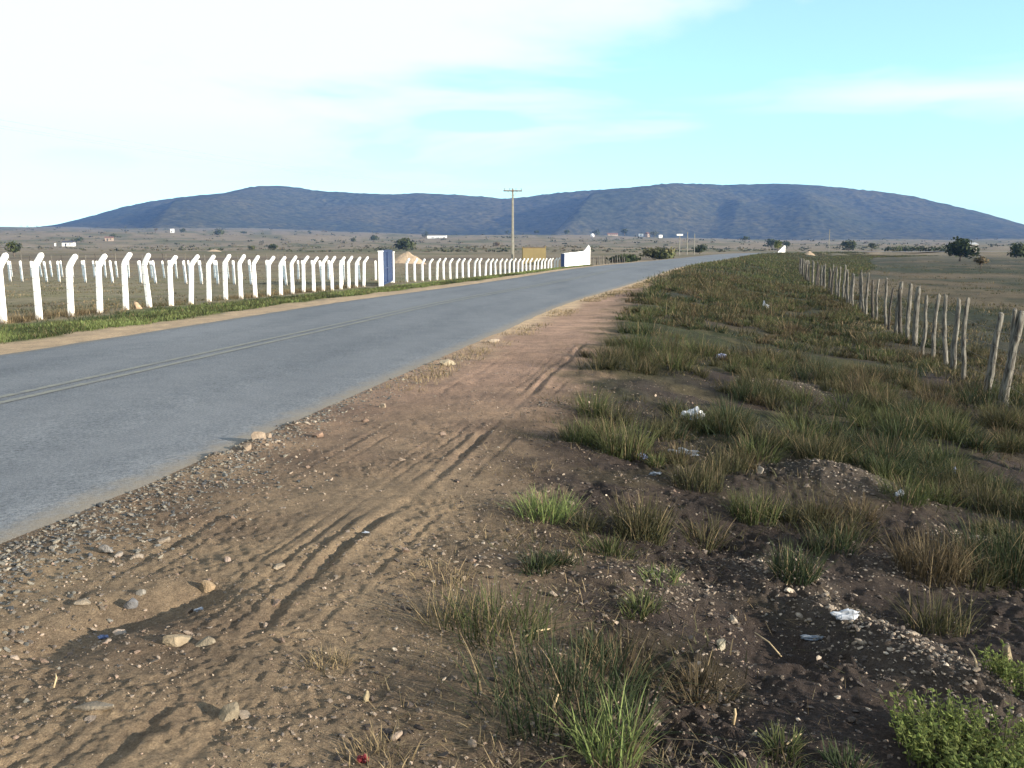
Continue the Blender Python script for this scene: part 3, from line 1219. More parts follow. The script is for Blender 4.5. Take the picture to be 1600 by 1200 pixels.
def stub_fence():
    r = np.random.default_rng(9)
    p0, p1 = np.array((9.6, 111.5)), np.array((15.6, 131.0))
    root = thing("wooden_post_fence", "short run of thin dark wooden posts along the road just beyond the white entrance wall", "fence", (p0[0], p0[1], 0))
    vs_ = [wood_post_mesh(180 + k, 1.35, .06) for k in range(3)]
    tops = []
    for k in range(12):
        q = p0 + (p1 - p0) * (k + r.normal(0, .12)) / 11
        z = gz(*q)
        tops.append((q[0] - p0[0], q[1] - p0[1], z))
        link("post", vs_[k % 3], root, tops[-1], (r.normal(0, .05), r.normal(0, .05), r.random() * 6), (1, 1, .85 + .3 * r.random()))
    for w in (.5, 1.0):
        link("wire", wire_mesh(tops, w), root)


stub_fence()


def sand_heap(px_, d, w, h, label, seed):
    r = np.random.default_rng(seed)
    x, y = (px_ - 800) / FPX * d, d
    n, m_ = 14, 28
    rr = np.linspace(0, 1, n)[:, None]
    a = (np.arange(m_) / m_ * 2 * math.pi)[None]
    X = rr * np.cos(a) * w / 2 * (1 + .15 * np.sin(3 * a + seed))
    Y = rr * np.sin(a) * w / 2.4 * (1 + .12 * np.cos(2 * a))
    Z = h * (1 - rr ** 1.3) * (1 + .25 * fbm(X / 1.1 + seed, Y / 1.1, seed, 3)) - .15
    v = np.stack([X, Y, Z + 0 * a], -1).reshape(-1, 3)
    i = np.arange(n - 1)[:, None] * m_
    j = np.arange(m_)[None]
    q = np.stack([i + j, i + m_ + j, i + m_ + (j + 1) % m_, i + (j + 1) % m_], -1).reshape(-1, 4)
    me = new_mesh("sand_heap", v, [q], mat=M_SAND)
    tag(link("sand_heap", me, None, (x, y, gz(x, y))), label, "heap")


M_SAND = flat_material("pale_sand", (.34, .26, .18), (.26, .20, .145), 2, bump=.5, bscale=8)
sand_heap(638, 140, 5.4, 1.75, "pale sandy heap showing above the white posts just right of the blue gate", 3)
sand_heap(1260, 225, 3.2, 1.0, "small tan heap on the grassy bank near the bend, beyond the wooden fence", 5)
sand_heap(338, 330, 6.0, .9, "low pale patch of heaped sand in the field above the middle of the white posts", 7)

# ------------------------------------------------------------------ poles and cables


def power_pole(x, y, h, label, cross=True, r0=.17):
    z = gz(x, y)
    root = thing("power_pole", label, "power pole", (x, y, z))
    prof = np.array([(-1, -.75), (-.75, -1), (.75, -1), (1, -.75), (1, .75), (.75, 1), (-.75, 1), (-1, .75)])
    m = MB()
    m.tube([(0, 0, -.6), (0, 0, h * .5), (0, 0, h)], [r0, r0 * .8, r0 * .6], prof=prof)
    link("pole", m.mesh("pole", M_CONC), root)
    if cross:
        m = MB()
        m.box((0, -.16, h - .28), (2.1, .10, .12))
        m.box((0, .16, h - .28), (2.1, .10, .12))
        arm = link("crossarm", m.mesh("crossarm", M_BROWN), root, (0, 0, 0), (0, 0, .15))
        mi = MB()
        mi.tube([(0, 0, 0), (0, 0, .06), (0, 0, .1), (0, 0, .18), (0, 0, .22)], [.02, .02, .055, .05, .02], n=8)
        im = mi.mesh("insulator", M_BROWN)
        for px_ in (-.95, -.35, .35, .95):
            link("insulator", im, arm, (px_, -.16, h - .21))
        m = MB()
        m.tube([(-.6, -.17, h - .3), (0, -.13, h - .95)], .025, n=5)
        m.tube([(.6, -.17, h - .3), (0, -.13, h - .95)], .025, n=5)
        link("brace", m.mesh("brace", M_STEEL), root)
    return root, z


pole, pz = power_pole(0.08, 108, 9.15, "tall grey concrete power pole with a wide crossarm behind the fence, beside the ochre board")
for k, px_ in enumerate((-.95, -.35, .95)):
    a = np.array((0.08 + px_, 107.8, pz + 9.05))
    b = np.array((-33.0 + px_ * .8, -38.0, pz + 8.4))
    t = np.linspace(0, 1, 40)[:, None]
    P = a + (b - a) * t
    P[:, 2] -= (4 * 2.0 * (t * (1 - t)))[:, 0]
    m = MB()
    m.tube(P, .007, n=4)
    tag(link("power_cable", m.mesh("power_cable", M_STEEL)), ("power cable strung from the near tip of the pole's crossarm, lowest of three", "power cable strung from beside the pole top, middle of three", "power cable strung from the far tip of the pole's crossarm, uppermost of three")[k], "cable", "cables strung from the power pole")
for (px_, py, d, h, lab) in ((1059, 370, 232, 5.2, "slim pole with a short pale crossbar beside the road's far left edge"),
                             (1071, 366, 236, 5.6, "plain slim pole between two others at the far left edge of the road"),
                             (1082, 368, 244, 5.5, "plain slim pole standing in front of the round dark bush by the road"),
                             (1290, 364, 262, 6.2, "lone thin pale pole beyond the end of the wooden fence")):
    x = (px_ - 800) / FPX * d
    z = gz(x, d)
    root = thing("slim_pole", lab, "pole", (x, d, z))
    m = MB()
    m.tube([(0, 0, -.3), (0, 0, h * .5), (0, 0, h)], [.11, .095, .08], n=8)
    link("shaft", m.mesh("shaft", M_CONC), root)
    if px_ == 1059:
        m = MB()
        m.box((0, -.11, h - .35), (1.5, .08, .35))
        link("crossbar", m.mesh("crossbar", M_WHITE), root)

# ------------------------------------------------------------------ trees and bushes


def leaf_cloud(rng_, lobes, n, size, cols):
    """n leaf-clump quads spread through ellipsoid lobes [(x,y,z,rx,ry,rz)]"""
    lobes = np.array(lobes, float)
    w = lobes[:, 3] * lobes[:, 4] * lobes[:, 5]
    k = rng_.choice(len(lobes), n, p=w ** .67 / (w ** .67).sum())
    u = rng_.normal(0, 1, (n, 3))
    u /= np.linalg.norm(u, axis=1)[:, None]
    rr = rng_.random(n) ** .35
    c = lobes[k, :3] + u * rr[:, None] * lobes[k, 3:]
    nrm = u + rng_.normal(0, .6, (n, 3))
    nrm /= np.linalg.norm(nrm, axis=1)[:, None]
    a = np.cross(nrm, rng_.normal(0, 1, (n, 3)))
    a /= np.linalg.norm(a, axis=1)[:, None]
    b = np.cross(nrm, a)
    sz = size * (.6 + .9 * rng_.random(n))[:, None]
    V = np.stack([c - a * sz, c - b * sz * .55, c + a * sz, c + b * sz * .55], 1).reshape(-1, 3)
    q = np.arange(4 * n).reshape(-1, 4)
    cols = np.array(cols)
    cl = cols[rng_.integers(0, len(cols), len(lobes))][k] * (.75 + .5 * rng_.random((n, 1)))
    return V, q, np.repeat(cl, 4, 0)


GREENS = [(.036, .048, .022), (.050, .062, .026), (.030, .040, .022), (.062, .070, .030)]


def tree(name, label, cat, x, y, w, h, trunk=.3, n=500, cols=GREENS, seed=0, group=None, lobes_n=9, flat=1.0, sink=0.0):
    r = np.random.default_rng(seed + 1000)
    z = gz(x, y) - sink
    root = thing(name, label, cat, (x, y, z), 0, group)
    th_ = h * trunk
    m = MB()
    tr = max(.05, .035 * h)
    lean = r.normal(0, .06 * h, 2)
    top = np.array((lean[0], lean[1], th_ + .35 * (h - th_)))
    m.tube([(0, 0, -.3), top * .4 + np.array((r.normal(0, .03 * h), 0, 0)), top], [tr * 1.4, tr, tr * .5], n=7)
    L = []
    hc = h - th_
    for k in range(lobes_n):
        a = r.random() * 6.28
        q = math.sqrt(r.random()) * .62
        zz = th_ + hc * (.25 + .55 * r.random() * (1 - .35 * q))
        lx, ly = math.cos(a) * q * w / 2, math.sin(a) * q * w / 2
        lr = w * (.16 + .16 * r.random())
        L.append((lx + lean[0], ly + lean[1], zz, lr, lr, min(lr * .8 * flat, hc * .42)))
        m.tube([top * .75, (np.array((lx, ly, zz)) + top) / 2 + (0, 0, -.04 * h), (lx + lean[0], ly + lean[1], zz)], [tr * .45, tr * .3, tr * .12], n=5)
    L.append((lean[0], lean[1], th_ + hc * .62, w * .25, w * .25, hc * .36))
    link("trunk", m.mesh("trunk", M_BARK, smooth=True), root)
    V, q, c = leaf_cloud(r, L, n, .045 * w + .02 * h, cols)
    V[:, 2] = np.maximum(V[:, 2], .02)
    link("crown", new_mesh("crown", V, [q], col=c, mat=M_LEAF), root)
    return root


def at(px, d):
    return (px - 800) / FPX * d, d


G_FAR = "lone trees scattered over the far plain"
TREES = [  # px, distance, width, height, trunk, n, kind, label
    (1493, 172, 6.0, 4.0, .14, 900, "tree", "spreading open crowned tree in the pasture behind the wooden fence"),
    (1581, 205, 5.2, 3.0, .03, 900, "bush", "dense rounded bush at the pasture's far side, right of the spreading tree"),
    (1526, 108, 2.2, 1.35, .35, 320, "small_tree", "small brownish bare looking tree in the pasture in front of the spreading tree"),
    (1322, 430, 8.4, 5.2, .15, 600, "tree", "dark flat topped tree on the plain, larger of the pair under the right hill"),
    (1357, 440, 5.5, 3.8, .2, 350, "tree", "dark small tree on the plain, smaller of the pair under the right hill"),
    (637, 420, 9.0, 5.2, .05, 800, "bush", "large dense dark bush in the dry field below the long white building"),
    (1090, 262, 4.6, 2.6, .05, 600, "bush", "round dark bush close to the road beside the slim poles"),
    (1030, 165, 6.0, 2.0, .03, 900, "bush", "wide olive shrub sloping down along the road beyond the white wall"),
    (968, 150, 6.0, 1.15, .02, 700, "bush", "low dark shrub along the road just beyond the white wall"),
    (1211, 285, 3.4, 4.2, .25, 450, "small_tree", "yellow green bushy tree rising behind the small white wall at the bend"),
    (30, 200, 4.2, 3.2, .25, 420, "small_tree", "ragged dark tree behind the first white post, beyond the field fence"),
    (431, 420, 5.2, 3.0, .05, 380, "bush", "dark green bush in the dry field above the fence, right of a paler one"),
    (397, 430, 5.0, 2.4, .05, 300, "bush", "pale green low bush left of a darker bush in the dry field"),
    (130, 760, 8.0, 4.5, .15, 260, "tree", "tree touching the right end of the small white house"),
    (293, 1150, 9.0, 5.5, .15, 260, "tree", "round tree at the foot of the left hill beside a tiny white hut"),
    (348, 1050, 14.0, 8.0, .12, 320, "tree", "broad dark tree at the foot of the left hill, bigger than its neighbour"),
    (386, 1350, 11.0, 5.0, .2, 220, "tree", "flat dark tree under the left hill's summit"),
    (586, 900, 11.0, 7.0, .2, 320, "tree", "dark domed tree on the rise left of the large dense bush"),
    (555, 860, 9.0, 3.6, .1, 220, "bush", "low spreading bush left of the domed tree on the rise"),
    (666, 1180, 9.0, 7.5, .15, 240, "tree", "dark tree touching the left end of the long white building"),
    (668, 1500, 8.0, 5.0, .15, 160, "tree", "small tree on the slope directly above the long white building"),
    (838, 1500, 11.0, 7.5, .2, 240, "tree", "isolated dark tree at the hill foot just right of the power pole"),
    (885, 1420, 12.0, 9.0, .2, 260, "tree", "tall dark tree at the hill foot left of the tiny white hut"),
    (791, 1450, 10.0, 6.0, .15, 200, "tree", "dark tree half hidden behind the power pole"),
    (930, 1460, 13.0, 8.5, .15, 240, "tree", "dark tree standing behind the tiny white domed hut"),
    (974, 1440, 15.0, 10.0, .15, 260, "tree", "large dark tree right of the red roofed house"),
    (1000, 1470, 11.0, 8.0, .15, 220, "tree", "dark tree over the group of small pale huts"),
    (1019, 1400, 15.0, 8.0, .12, 240, "tree", "lighter green tree right of the small pale huts"),
    (1160, 900, 9.5, 6.5, .2, 240, "tree", "grey green tree on the plain midway between the slim poles and the bend"),
    (1202, 620, 10.0, 6.5, .15, 320, "tree", "dark broad tree behind the bend of the road, left of the wall"),
    (1226, 640, 8.0, 5.5, .15, 280, "tree", "dark tree behind the bend of the road, just right of the wall"),
    (778, 620, 7.5, 4.0, .1, 180, "bush", "brownish bush left of the power pole in the dry field"),
    (250, 1250, 7.0, 7.0, .2, 160, "tree", "pale bare tree low on the left hill's edge"),
    (488, 1500, 9.0, 7.0, .2, 180, "tree", "pointed dark tree on the skyline of the rise under the left hill"),
    (185, 900, 9.0, 4.5, .1, 180, "tree", "dark low tree above the small orange house"),
]
OLIVE = [(.075, .080, .035), (.060, .068, .030), (.090, .088, .045)]
BROWNL = [(.13, .095, .055), (.10, .08, .05), (.085, .075, .045)]
YEL = [(.11, .12, .03), (.085, .105, .03), (.06, .08, .03)]
for k, (px_, d, w, h, tr, n, kind, lab) in enumerate(TREES):
    x, y = at(px_, d)
    cols = BROWNL if px_ in (1526, 778, 250) else OLIVE if px_ in (1030, 397, 1019) else YEL if px_ == 1211 else GREENS
    cat = "bush" if kind == "bush" else "tree"
    tree(kind, lab, cat, x, y, w, h, tr, n, cols, seed=k)

x, y = at(1440, 330)
hd = thing("hedge", "dark hedge row along a pale field strip, left of the spreading tree", "hedge", (x, y, gz(x, y)))
r_ = np.random.default_rng(77)
V, q, c = leaf_cloud(r_, [(-13 + 2.0 * k, r_.normal(0, .5), .9 + .35 * r_.random(), 1.6, 1.3, .9 + .5 * r_.random()) for k in range(14)], 1100, .34, GREENS)
link("foliage", new_mesh("foliage", V, [q], col=c, mat=M_LEAF), hd)
m = MB()
for k in range(14):
    m.tube([(-13 + 2.0 * k, 0, -.2), (-13 + 2.0 * k + .1, 0, .9)], [.07, .04], n=5)
link("stems", m.mesh("stems", M_BARK), hd)


def scrub():
    r = np.random.default_rng(8)
    n = 1900
    px = r.uniform(-250, 1850, n)
    d = 1.0 / r.uniform(1 / 2600., 1 / 330., n)
    X = (px - 800) / FPX * d
    Y = d
    keep = (fbm(X / 130, Y / 200, 63, 2) > -.15) & (road_off(X, Y) < -12) | (d > 600)
    X, Y, d = X[keep], Y[keep], d[keep]
    Z = base_z(X, Y)
    n = len(X)
    sz = r.uniform(.5, 1.0, n) ** 2 * np.interp(d, [300, 800, 2600], [1.0, 2.0, 4.5])
    per = 9
    c = np.repeat(np.stack([X, Y, Z], 1), per, 0)
    s_ = np.repeat(sz, per)[:, None]
    u = r.normal(0, 1, (n * per, 3)) * (.75, .5, .33)
    u[:, 2] = np.abs(u[:, 2])
    c = c + u * s_
    a = r.normal(0, 1, (n * per, 3))
    a /= np.linalg.norm(a, axis=1)[:, None]
    b = np.cross(a, r.normal(0, 1, (n * per, 3)))
    b /= np.linalg.norm(b, axis=1)[:, None]
    h = s_ * .42
    V = np.stack([c - a * h, c - b * h, c + a * h, c + b * h], 1).reshape(-1, 3)
    cl = np.array([(.045, .05, .028), (.07, .068, .04), (.09, .075, .05), (.035, .042, .024)])[r.integers(0, 4, n)]
    cl = np.repeat(cl, per * 4, 0)
    me = new_mesh("scrub", V, [np.arange(len(V)).reshape(-1, 4)], col=cl, mat=M_LEAF)
    tag(link("scrub", me), "small dark scrub bushes dotted all over the far plain", kind='stuff')


scrub()

# ------------------------------------------------------------------ far houses


def house(name, label, px_, d, W, D, H, rh, wall, roof, wins=2, rz=0.1, flat=False):
    x, y = at(px_, d)
    z = gz(x, y)
    root = thing(name, label, "house", (x, y, z), rz)
    m = MB()
    m.box((0, 0, H / 2 - .4), (W, D, H + .8))
    link("wall", m.mesh("wall", wall), root)
    e = .35
    x0, y0 = W / 2 + e, D / 2 + e
    if flat:
        m = MB()
        m.box((0, 0, H + .03 + rh / 2), (W + .3, D + .3, rh))
        link("roof", m.mesh("roof", roof), root)
    else:
        V = np.array([(-x0, -y0, H - .05), (x0, -y0, H - .05), (x0, y0, H - .05), (-x0, y0, H - .05), (-x0, 0, H + rh), (x0, 0, H + rh)])
        V2 = V - (0, 0, .14)
        V2[:4, 2] = H - .19 + .16
        VV = V + (0, 0, .16)
        me = new_mesh("roof", np.concatenate([VV, V2[:4]]), [np.array([(0, 1, 5, 4), (2, 3, 4, 5), (9, 8, 7, 6), (0, 6, 7, 1), (2, 8, 9, 3)]), np.array([(0, 4, 3), (1, 2, 5)])], mat=roof)
        link("roof", me, root)
    dm = MB()
    dm.box((0, 0, 0), (.95, .1, 2.0))
    link("door", dm.mesh("door", M_DOOR), root, (-W * .18, -D / 2 - .01, 1.0))
    wm = MB()
    wm.box((0, 0, 0), (1.0, .1, .9))
    wmm = wm.mesh("window", M_DOOR)
    for k in range(wins):
        link("window", wmm, root, (W * (-.38 + .72 * (k + .5) / wins + .08), -D / 2 - .01, 1.6))


house("house", "small white house with a dark roof alone in the field under the hill's tail", 115, 690, 7.8, 5, 2.6, 1.2, M_WHITE, M_DARKROOF, 2, .05)
house("house", "tiny orange house in the field right of the small white house", 178, 800, 6.0, 5, 2.6, 1.0, M_TAN, M_ROOF, 2, .2)
house("long_building", "long low white building with a pale roof on the rise in front of the hills", 684, 1190, 24.0, 7, 3.6, .6, M_WHITE, M_STEEL, 6, -.1, True)
house("long_house", "long house with a red tiled roof among trees at the hill foot", 955, 1480, 16.0, 7, 2.4, 1.8, M_TAN, M_ROOF, 4, .1)
house("hut", "pale hut with an orange gable, right one of the small huts at the hill foot", 1009, 1400, 7.0, 5, 4.0, 2.0, M_TAN, M_ROOF, 1, .9)
house("hut", "low white hut left of the orange gabled hut at the hill foot", 999, 1410, 6.0, 5, 3.0, .5, M_WHITE, M_STEEL, 1, .1, True)
house("hut", "white cube hut alone at the hill foot, right of the small huts", 1029, 1400, 5.0, 5, 3.2, .3, M_WHITE, M_WHITE, 1, .1, True)
house("hut", "tiny white hut at the foot of the left hill beside a round tree", 276, 1150, 3.6, 4, 4.0, .4, M_WHITE, M_WHITE, 1, .1, True)
house("shed", "pale roofed shed half hidden behind the spreading tree in the pasture", 1509, 300, 2.6, 2.4, 2.2, .5, M_CONC, M_STEEL, 1, .3)
x, y = at(924, 1350)
z = gz(x, y)
root = thing("domed_hut", "tiny white domed hut below a dark tree at the hill foot, above the white wall", "hut", (x, y, z))
m = MB()
a_ = np.linspace(0, math.pi / 2, 6)
m.tube(np.array([(0, 0, -.5), (0, 0, 2.6)] + [(0, 0, 2.6 + 2.0 * math.sin(q_)) for q_ in a_[1:]]), [2.6, 2.6] + [max(.05, 2.6 * math.cos(q_)) for q_ in a_[1:]], n=14)
link("dome", m.mesh("dome", M_WHITE, smooth=True), root)
m = MB()
m.box((0, -2.6, .9), (1.0, .2, 1.9))
link("door", m.mesh("door", M_DOOR), root)
x, y = at(94, 690)
m = MB()
m.box((0, 0, .8), (.9, .9, 2.4))
m.box((0, 0, 2.05), (1.1, 1.1, .12))
root = thing("marker_post", "short white post standing just left of the small white house", "post", (x, y, gz(x, y)))
link("shaft", m.mesh("shaft", M_WHITE), root)
print("stage A done")

# ------------------------------------------------------------------ stones and gravel


def ico(sub):
    import bmesh
    bm = bmesh.new()
    bmesh.ops.create_icosphere(bm, subdivisions=sub, radius=1.0)
    v = np.array([x.co[:] for x in bm.verts])
    f = np.array([[l.index for l in x.verts] for x in bm.faces])
    bm.free()
    return v, f


ICO1 = ico(1)
ICO2 = ico(2)
ICO3 = ico(3)
STONE_COLS = np.array([(.20, .18, .15), (.24, .20, .16), (.15, .14, .13), (.27, .22, .17), (.12, .115, .11), (.21, .16, .12)])


def stones_stuff(name, label, X, Y, S, seed, cols=STONE_COLS, flat=.62, sink=.25):
    r = np.random.default_rng(seed)
    n = len(X)
    v, f = ICO1
    Z = ground_z(X, Y)
    P = np.tile(v[None], (n, 1, 1)) * (1 + r.uniform(-.5, .35, (n, len(v), 1)))
    sc = np.stack([r.uniform(.7, 1.35, n), r.uniform(.6, 1.1, n), r.uniform(.45, .95, n) * flat * 1.3], 1)
    P = P * sc[:, None, :] * S[:, None, None]
    a = r.uniform(0, 6.28, n)
    ca, sa = np.cos(a)[:, None], np.sin(a)[:, None]
    x = P[:, :, 0] * ca - P[:, :, 1] * sa
    y = P[:, :, 0] * sa + P[:, :, 1] * ca
    tilt = r.normal(0, .3, n)[:, None]
    z = P[:, :, 2] + x * tilt
    V = np.stack([x + X[:, None], y + Y[:, None], z + (Z + S * flat * (1 - 2 * sink) * .5)[:, None]], -1).reshape(-1, 3)
    F = (f[None] + (np.arange(n) * len(v))[:, None, None]).reshape(-1, 3)
    c = cols[r.integers(0, len(cols), n)] * r.uniform(.7, 1.25, (n, 1))
    C = np.repeat(c, len(v), 0)
    me = new_mesh(name, V, [F], col=C, mat=M_STONE)
    return tag(link(name, me), label, kind='stuff')


def road_point(y, s):
    """world x,y at offset s (right of the right edge) near forward distance y"""
    k = np.interp(y, RP[:, 1], np.arange(len(RP)))
    k0 = np.clip(k.astype(int), 0, len(RT) - 1)
    x = np.interp(y, RP[:, 1], RP[:, 0])
    return x + s * RT[k0, 1], y - s * RT[k0, 0]


def gravel():
    r = np.random.default_rng(21)
    # broken asphalt and grit along the crumbling road edge
    n = 5200
    y = 3.4 + r.exponential(3.0, n)
    s = np.abs(r.normal(0, .33, n)) + .03
    s = np.where(y > 7.5, s * .75, s * 1.25)
    keep = (y < 15) & (r.random(n) < np.clip(1.25 - .6 * s + .5 * fbm(y / .6, s / .3, 3, 2), 0.1, 1))
    X, Y = road_point(y[keep], s[keep])
    S = .006 + .011 * r.random(keep.sum()) ** 2 + .010 * (r.random(keep.sum()) < .06)
    stones_stuff("gravel", "grey broken grit and gravel strewn along the crumbled asphalt edge", X, Y, S, 22,
                 np.array([(.10, .10, .095), (.15, .14, .12), (.065, .068, .072), (.20, .18, .145), (.125, .11, .092)]))
    # grit over the dirt track
    n = 12000
    y = 2.6 + r.exponential(3.6, n)
    s = r.uniform(.1, 4.2, n)
    w = fbm(s / .5, y / .8, 71, 3)
    keep = (y < 24) & (w + .35 * r.random(n) > .12)
    X, Y = road_point(y[keep], s[keep])
    S = .003 + .010 * r.random(keep.sum()) ** 2.2 + .014 * (r.random(keep.sum()) < .02)
    stones_stuff("gravel", "fine pebbles and clods scattered across the dirt track", X, Y, S, 23,
                 np.array([(.19, .15, .115), (.15, .122, .095), (.12, .10, .085), (.24, .19, .15), (.18, .13, .10)]))
    n = 15000
    y = 2.6 + r.exponential(2.4, n)
    s = r.uniform(.0, 4.6, n)
    w = fbm(s / .35, y / .5, 77, 3)
    keep = (y < 11) & (w + .5 * r.random(n) > .15)
    X, Y = road_point(y[keep], s[keep])
    stones_stuff("grit", "coarse sandy grit lying loose over the dirt track", X, Y, .0022 + .0042 * r.random(keep.sum()) ** 2, 28,
                 np.array([(.24, .18, .13), (.17, .135, .10), (.10, .085, .07), (.30, .24, .18), (.21, .15, .115)]))
    # pale rubble on the banks of the verge
    xs, ys, ss = [], [], []
    for (mx, my, h, rad) in MOUNDS[:14]:
        k = int(330 * rad / .3)
        xs.append(mx + r.normal(0, rad * .75, k))
        ys.append(my + r.normal(0, rad * .75, k))
        ss.append(.004 + .012 * r.random(k) ** 2.5 + .014 * (r.random(k) < .02))
    for (mx, my, h, rad) in MOUNDS[14:]:
        k = 70
        xs.append(mx + r.normal(0, rad * .8, k))
        ys.append(my + r.normal(0, rad * .8, k))
        ss.append(.006 + .016 * r.random(k) ** 2)
    k = 2600
    xs.append(r.uniform(-.6, 4.5, k))
    ys.append(2.7 + r.exponential(3.0, k))
    ss.append(.004 + .012 * r.random(k) ** 3)
    stones_stuff("rubble", "pale crumbly rubble on the low banks among the weeds", np.concatenate(xs), np.concatenate(ys), np.concatenate(ss), 24,
                 np.array([(.18, .145, .115), (.22, .18, .14), (.11, .09, .075), (.075, .062, .054), (.30, .25, .20)]))


gravel()


def clods():
    r = np.random.default_rng(25)
    n = 9000
    y = 2.6 + r.exponential(3.4, n)
    s = r.uniform(1.0, 9.0, n)
    X, Y = road_point(y, s)
    keep = (s > grass_edge(Y) - .5) & (Y < 17) & (fbm(X / .45, Y / .45, 161, 3) + .3 * r.random(n) > .0)
    X, Y = X[keep], Y[keep]
    S = .005 + .016 * r.random(len(X)) ** 2.2
    stones_stuff("soil_clods", "dark crumbly lumps of soil on the bare ground of the verge", X, Y, S, 26,
                 np.array([(.055, .045, .040), (.070, .056, .048), (.042, .035, .032), (.095, .078, .064)]), flat=.55)


clods()

STONES = [
    (214, 484, .30, .8, .26, (.60, .44, .30), .4, "tan boulder at the foot of the white posts beside the fifth post"),  # px, py, length m, aspect, height, colour, turn, label
    (325, 911, .085, .8, .062, (.44, .32, .20), .3, "squarish tan stone standing up from the track with a long shadow"),
    (272, 1003, .155, .55, .065, (.40, .32, .22), .5, "large wedge shaped tan stone beside the wheel rut"),
    (318, 1006, .11, .5, .035, (.36, .30, .22), .1, "flat pale stone just right of the large wedge stone"),
    (145, 1108, .16, .45, .035, (.32, .27, .21), .15, "long flat half buried slab on the near part of the track"),
    (358, 1119, .085, .8, .05, (.30, .25, .18), .6, "rounded brown stone on the near track, right of the rut"),
    (204, 937, .08, .8, .05, (.22, .22, .23), 1.2, "dark grey stone in the cluster left of the tan standing stone"),
    (222, 924, .06, .7, .03, (.34, .31, .27), .4, "small pale stone at the back of the grey stone cluster"),
    (129, 942, .085, .5, .03, (.38, .32, .25), .5, "flat pale stone on the left side of the track"),
    (165, 863, .095, .7, .05, (.36, .33, .30), .2, "pale grey stone on top of the loose gravel by the road"),
    (184, 868, .06, .7, .03, (.34, .30, .26), .9, "small tan stone right of the pale grey gravel stone"),
    (213, 871, .075, .6, .035, (.38, .32, .26), .3, "tan stone at the head of the shadowed groove by the gravel"),
    (255, 848, .09, .4, .03, (.35, .29, .23), .7, "narrow sliver of stone on the bank above the shadowed groove"),
    (293, 933, .055, .7, .03, (.40, .30, .22), .3, "small tan stone beside a crumpled white scrap"),
    (435, 886, .075, .6, .032, (.40, .33, .25), .2, "flat tan stone in the middle of the track"),
    (432, 943, .045, .8, .03, (.42, .30, .22), .1, "small pinkish pebble on the edge of the wheel rut"),
    (355, 877, .045, .8, .03, (.42, .33, .28), .5, "small pink pebble left of the flat tan track stone"),
    (405, 692, .14, .8, .09, (.42, .33, .25), .4, "pale stone crowning the broken lump at the road edge"),
    (388, 704, .10, .8, .07, (.36, .28, .21), .9, "brown stone at the front of the broken lump by the road"),
    (420, 684, .08, .8, .05, (.38, .30, .23), .2, "small stone behind the broken lump by the road"),
    (497, 682, .11, .7, .06, (.40, .27, .20), .5, "reddish stone with a dark shadow beside the road edge"),
    (599, 638, .09, .7, .05, (.44, .35, .26), .3, "pale stone on the track a little off the road edge"),
    (700, 571, .26, .6, .09, (.48, .41, .30), .3, "pale yellowish stone on the road edge beyond the lump"),
    (772, 535, .24, .5, .07, (.48, .40, .32), .1, "pale flat stone at the far road edge by the grass fringe"),
    (690, 680, .075, .8, .05, (.42, .31, .25), .4, "pinkish stone where a shadow crosses the wheel rut"),
    (571, 660, .08, .6, .035, (.42, .29, .22), .2, "small reddish stone in the open sandy part of the track"),
    (627, 719, .09, .5, .03, (.46, .36, .28), .2, "flat pale stone on sandy ground left of the rut"),
    (1189, 742, .075, .9, .065, (.50, .44, .37), .3, "whitish round stone beside the tussocks of the verge"),
    (1127, 994, .05, .9, .045, (.50, .45, .34), .7, "small pale yellow stone on the dark soil of the verge"),
    (1145, 953, .05, .8, .04, (.48, .41, .33), .1, "pale pebble on the soil upslope of the yellow stone"),
    (1572, 1045, .075, .6, .07, (.36, .29, .19), .9, "upright tan stone near the leafy weed at the frame edge"),
    (571, 1096, .035, .6, .045, (.46, .38, .24), .2, "small upright pale stone on the near trampled straw"),
    (618, 1155, .06, .6, .035, (.42, .33, .26), .8, "pink tan stone beside the straw tuft with the red scrap"),
]
for k, (px_, py_, ln, asp, hh, cc, tn, lab) in enumerate(STONES):
    r = np.random.default_rng(300 + k)
    x, y = place(px_, py_)
    v, f = ICO2
    cc = tuple(q_ * .5 for q_ in cc)
    d_ = v * (1 + .28 * (fbm(v[:, 0] * 1.3 + k * 7, v[:, 1] * 1.3 + v[:, 2] * 1.7, 90 + k, 2)[:, None]) + r.normal(0, .035, (len(v), 1)))
    # knock facets off the ball
    for _ in range(16):
        nn_ = r.normal(0, 1, 3)
        nn_ /= np.linalg.norm(nn_)
        lim = r.uniform(.32, .72)
        e = d_ @ nn_
        d_ = d_ - np.maximum(e - lim, 0)[:, None] * nn_[None]
    d_ = d_ / np.abs(d_).max(0) * np.array([ln / 2, ln * asp / 2, hh * .7])
    if 'wedge' in lab:
        d_[:, 2] *= .55 + .75 * (d_[:, 0] / ln + .5)
    me = new_mesh("stone", d_, [f], col=np.tile(np.array(cc), (len(v), 1)), mat=M_STONE)
    tag(link("stone", me, None, (x, y, gz(x, y) + hh * .28), (r.normal(0, .12), r.normal(0, .12), tn)), lab, "stone", "loose stones on the ground")

# ------------------------------------------------------------------ grass


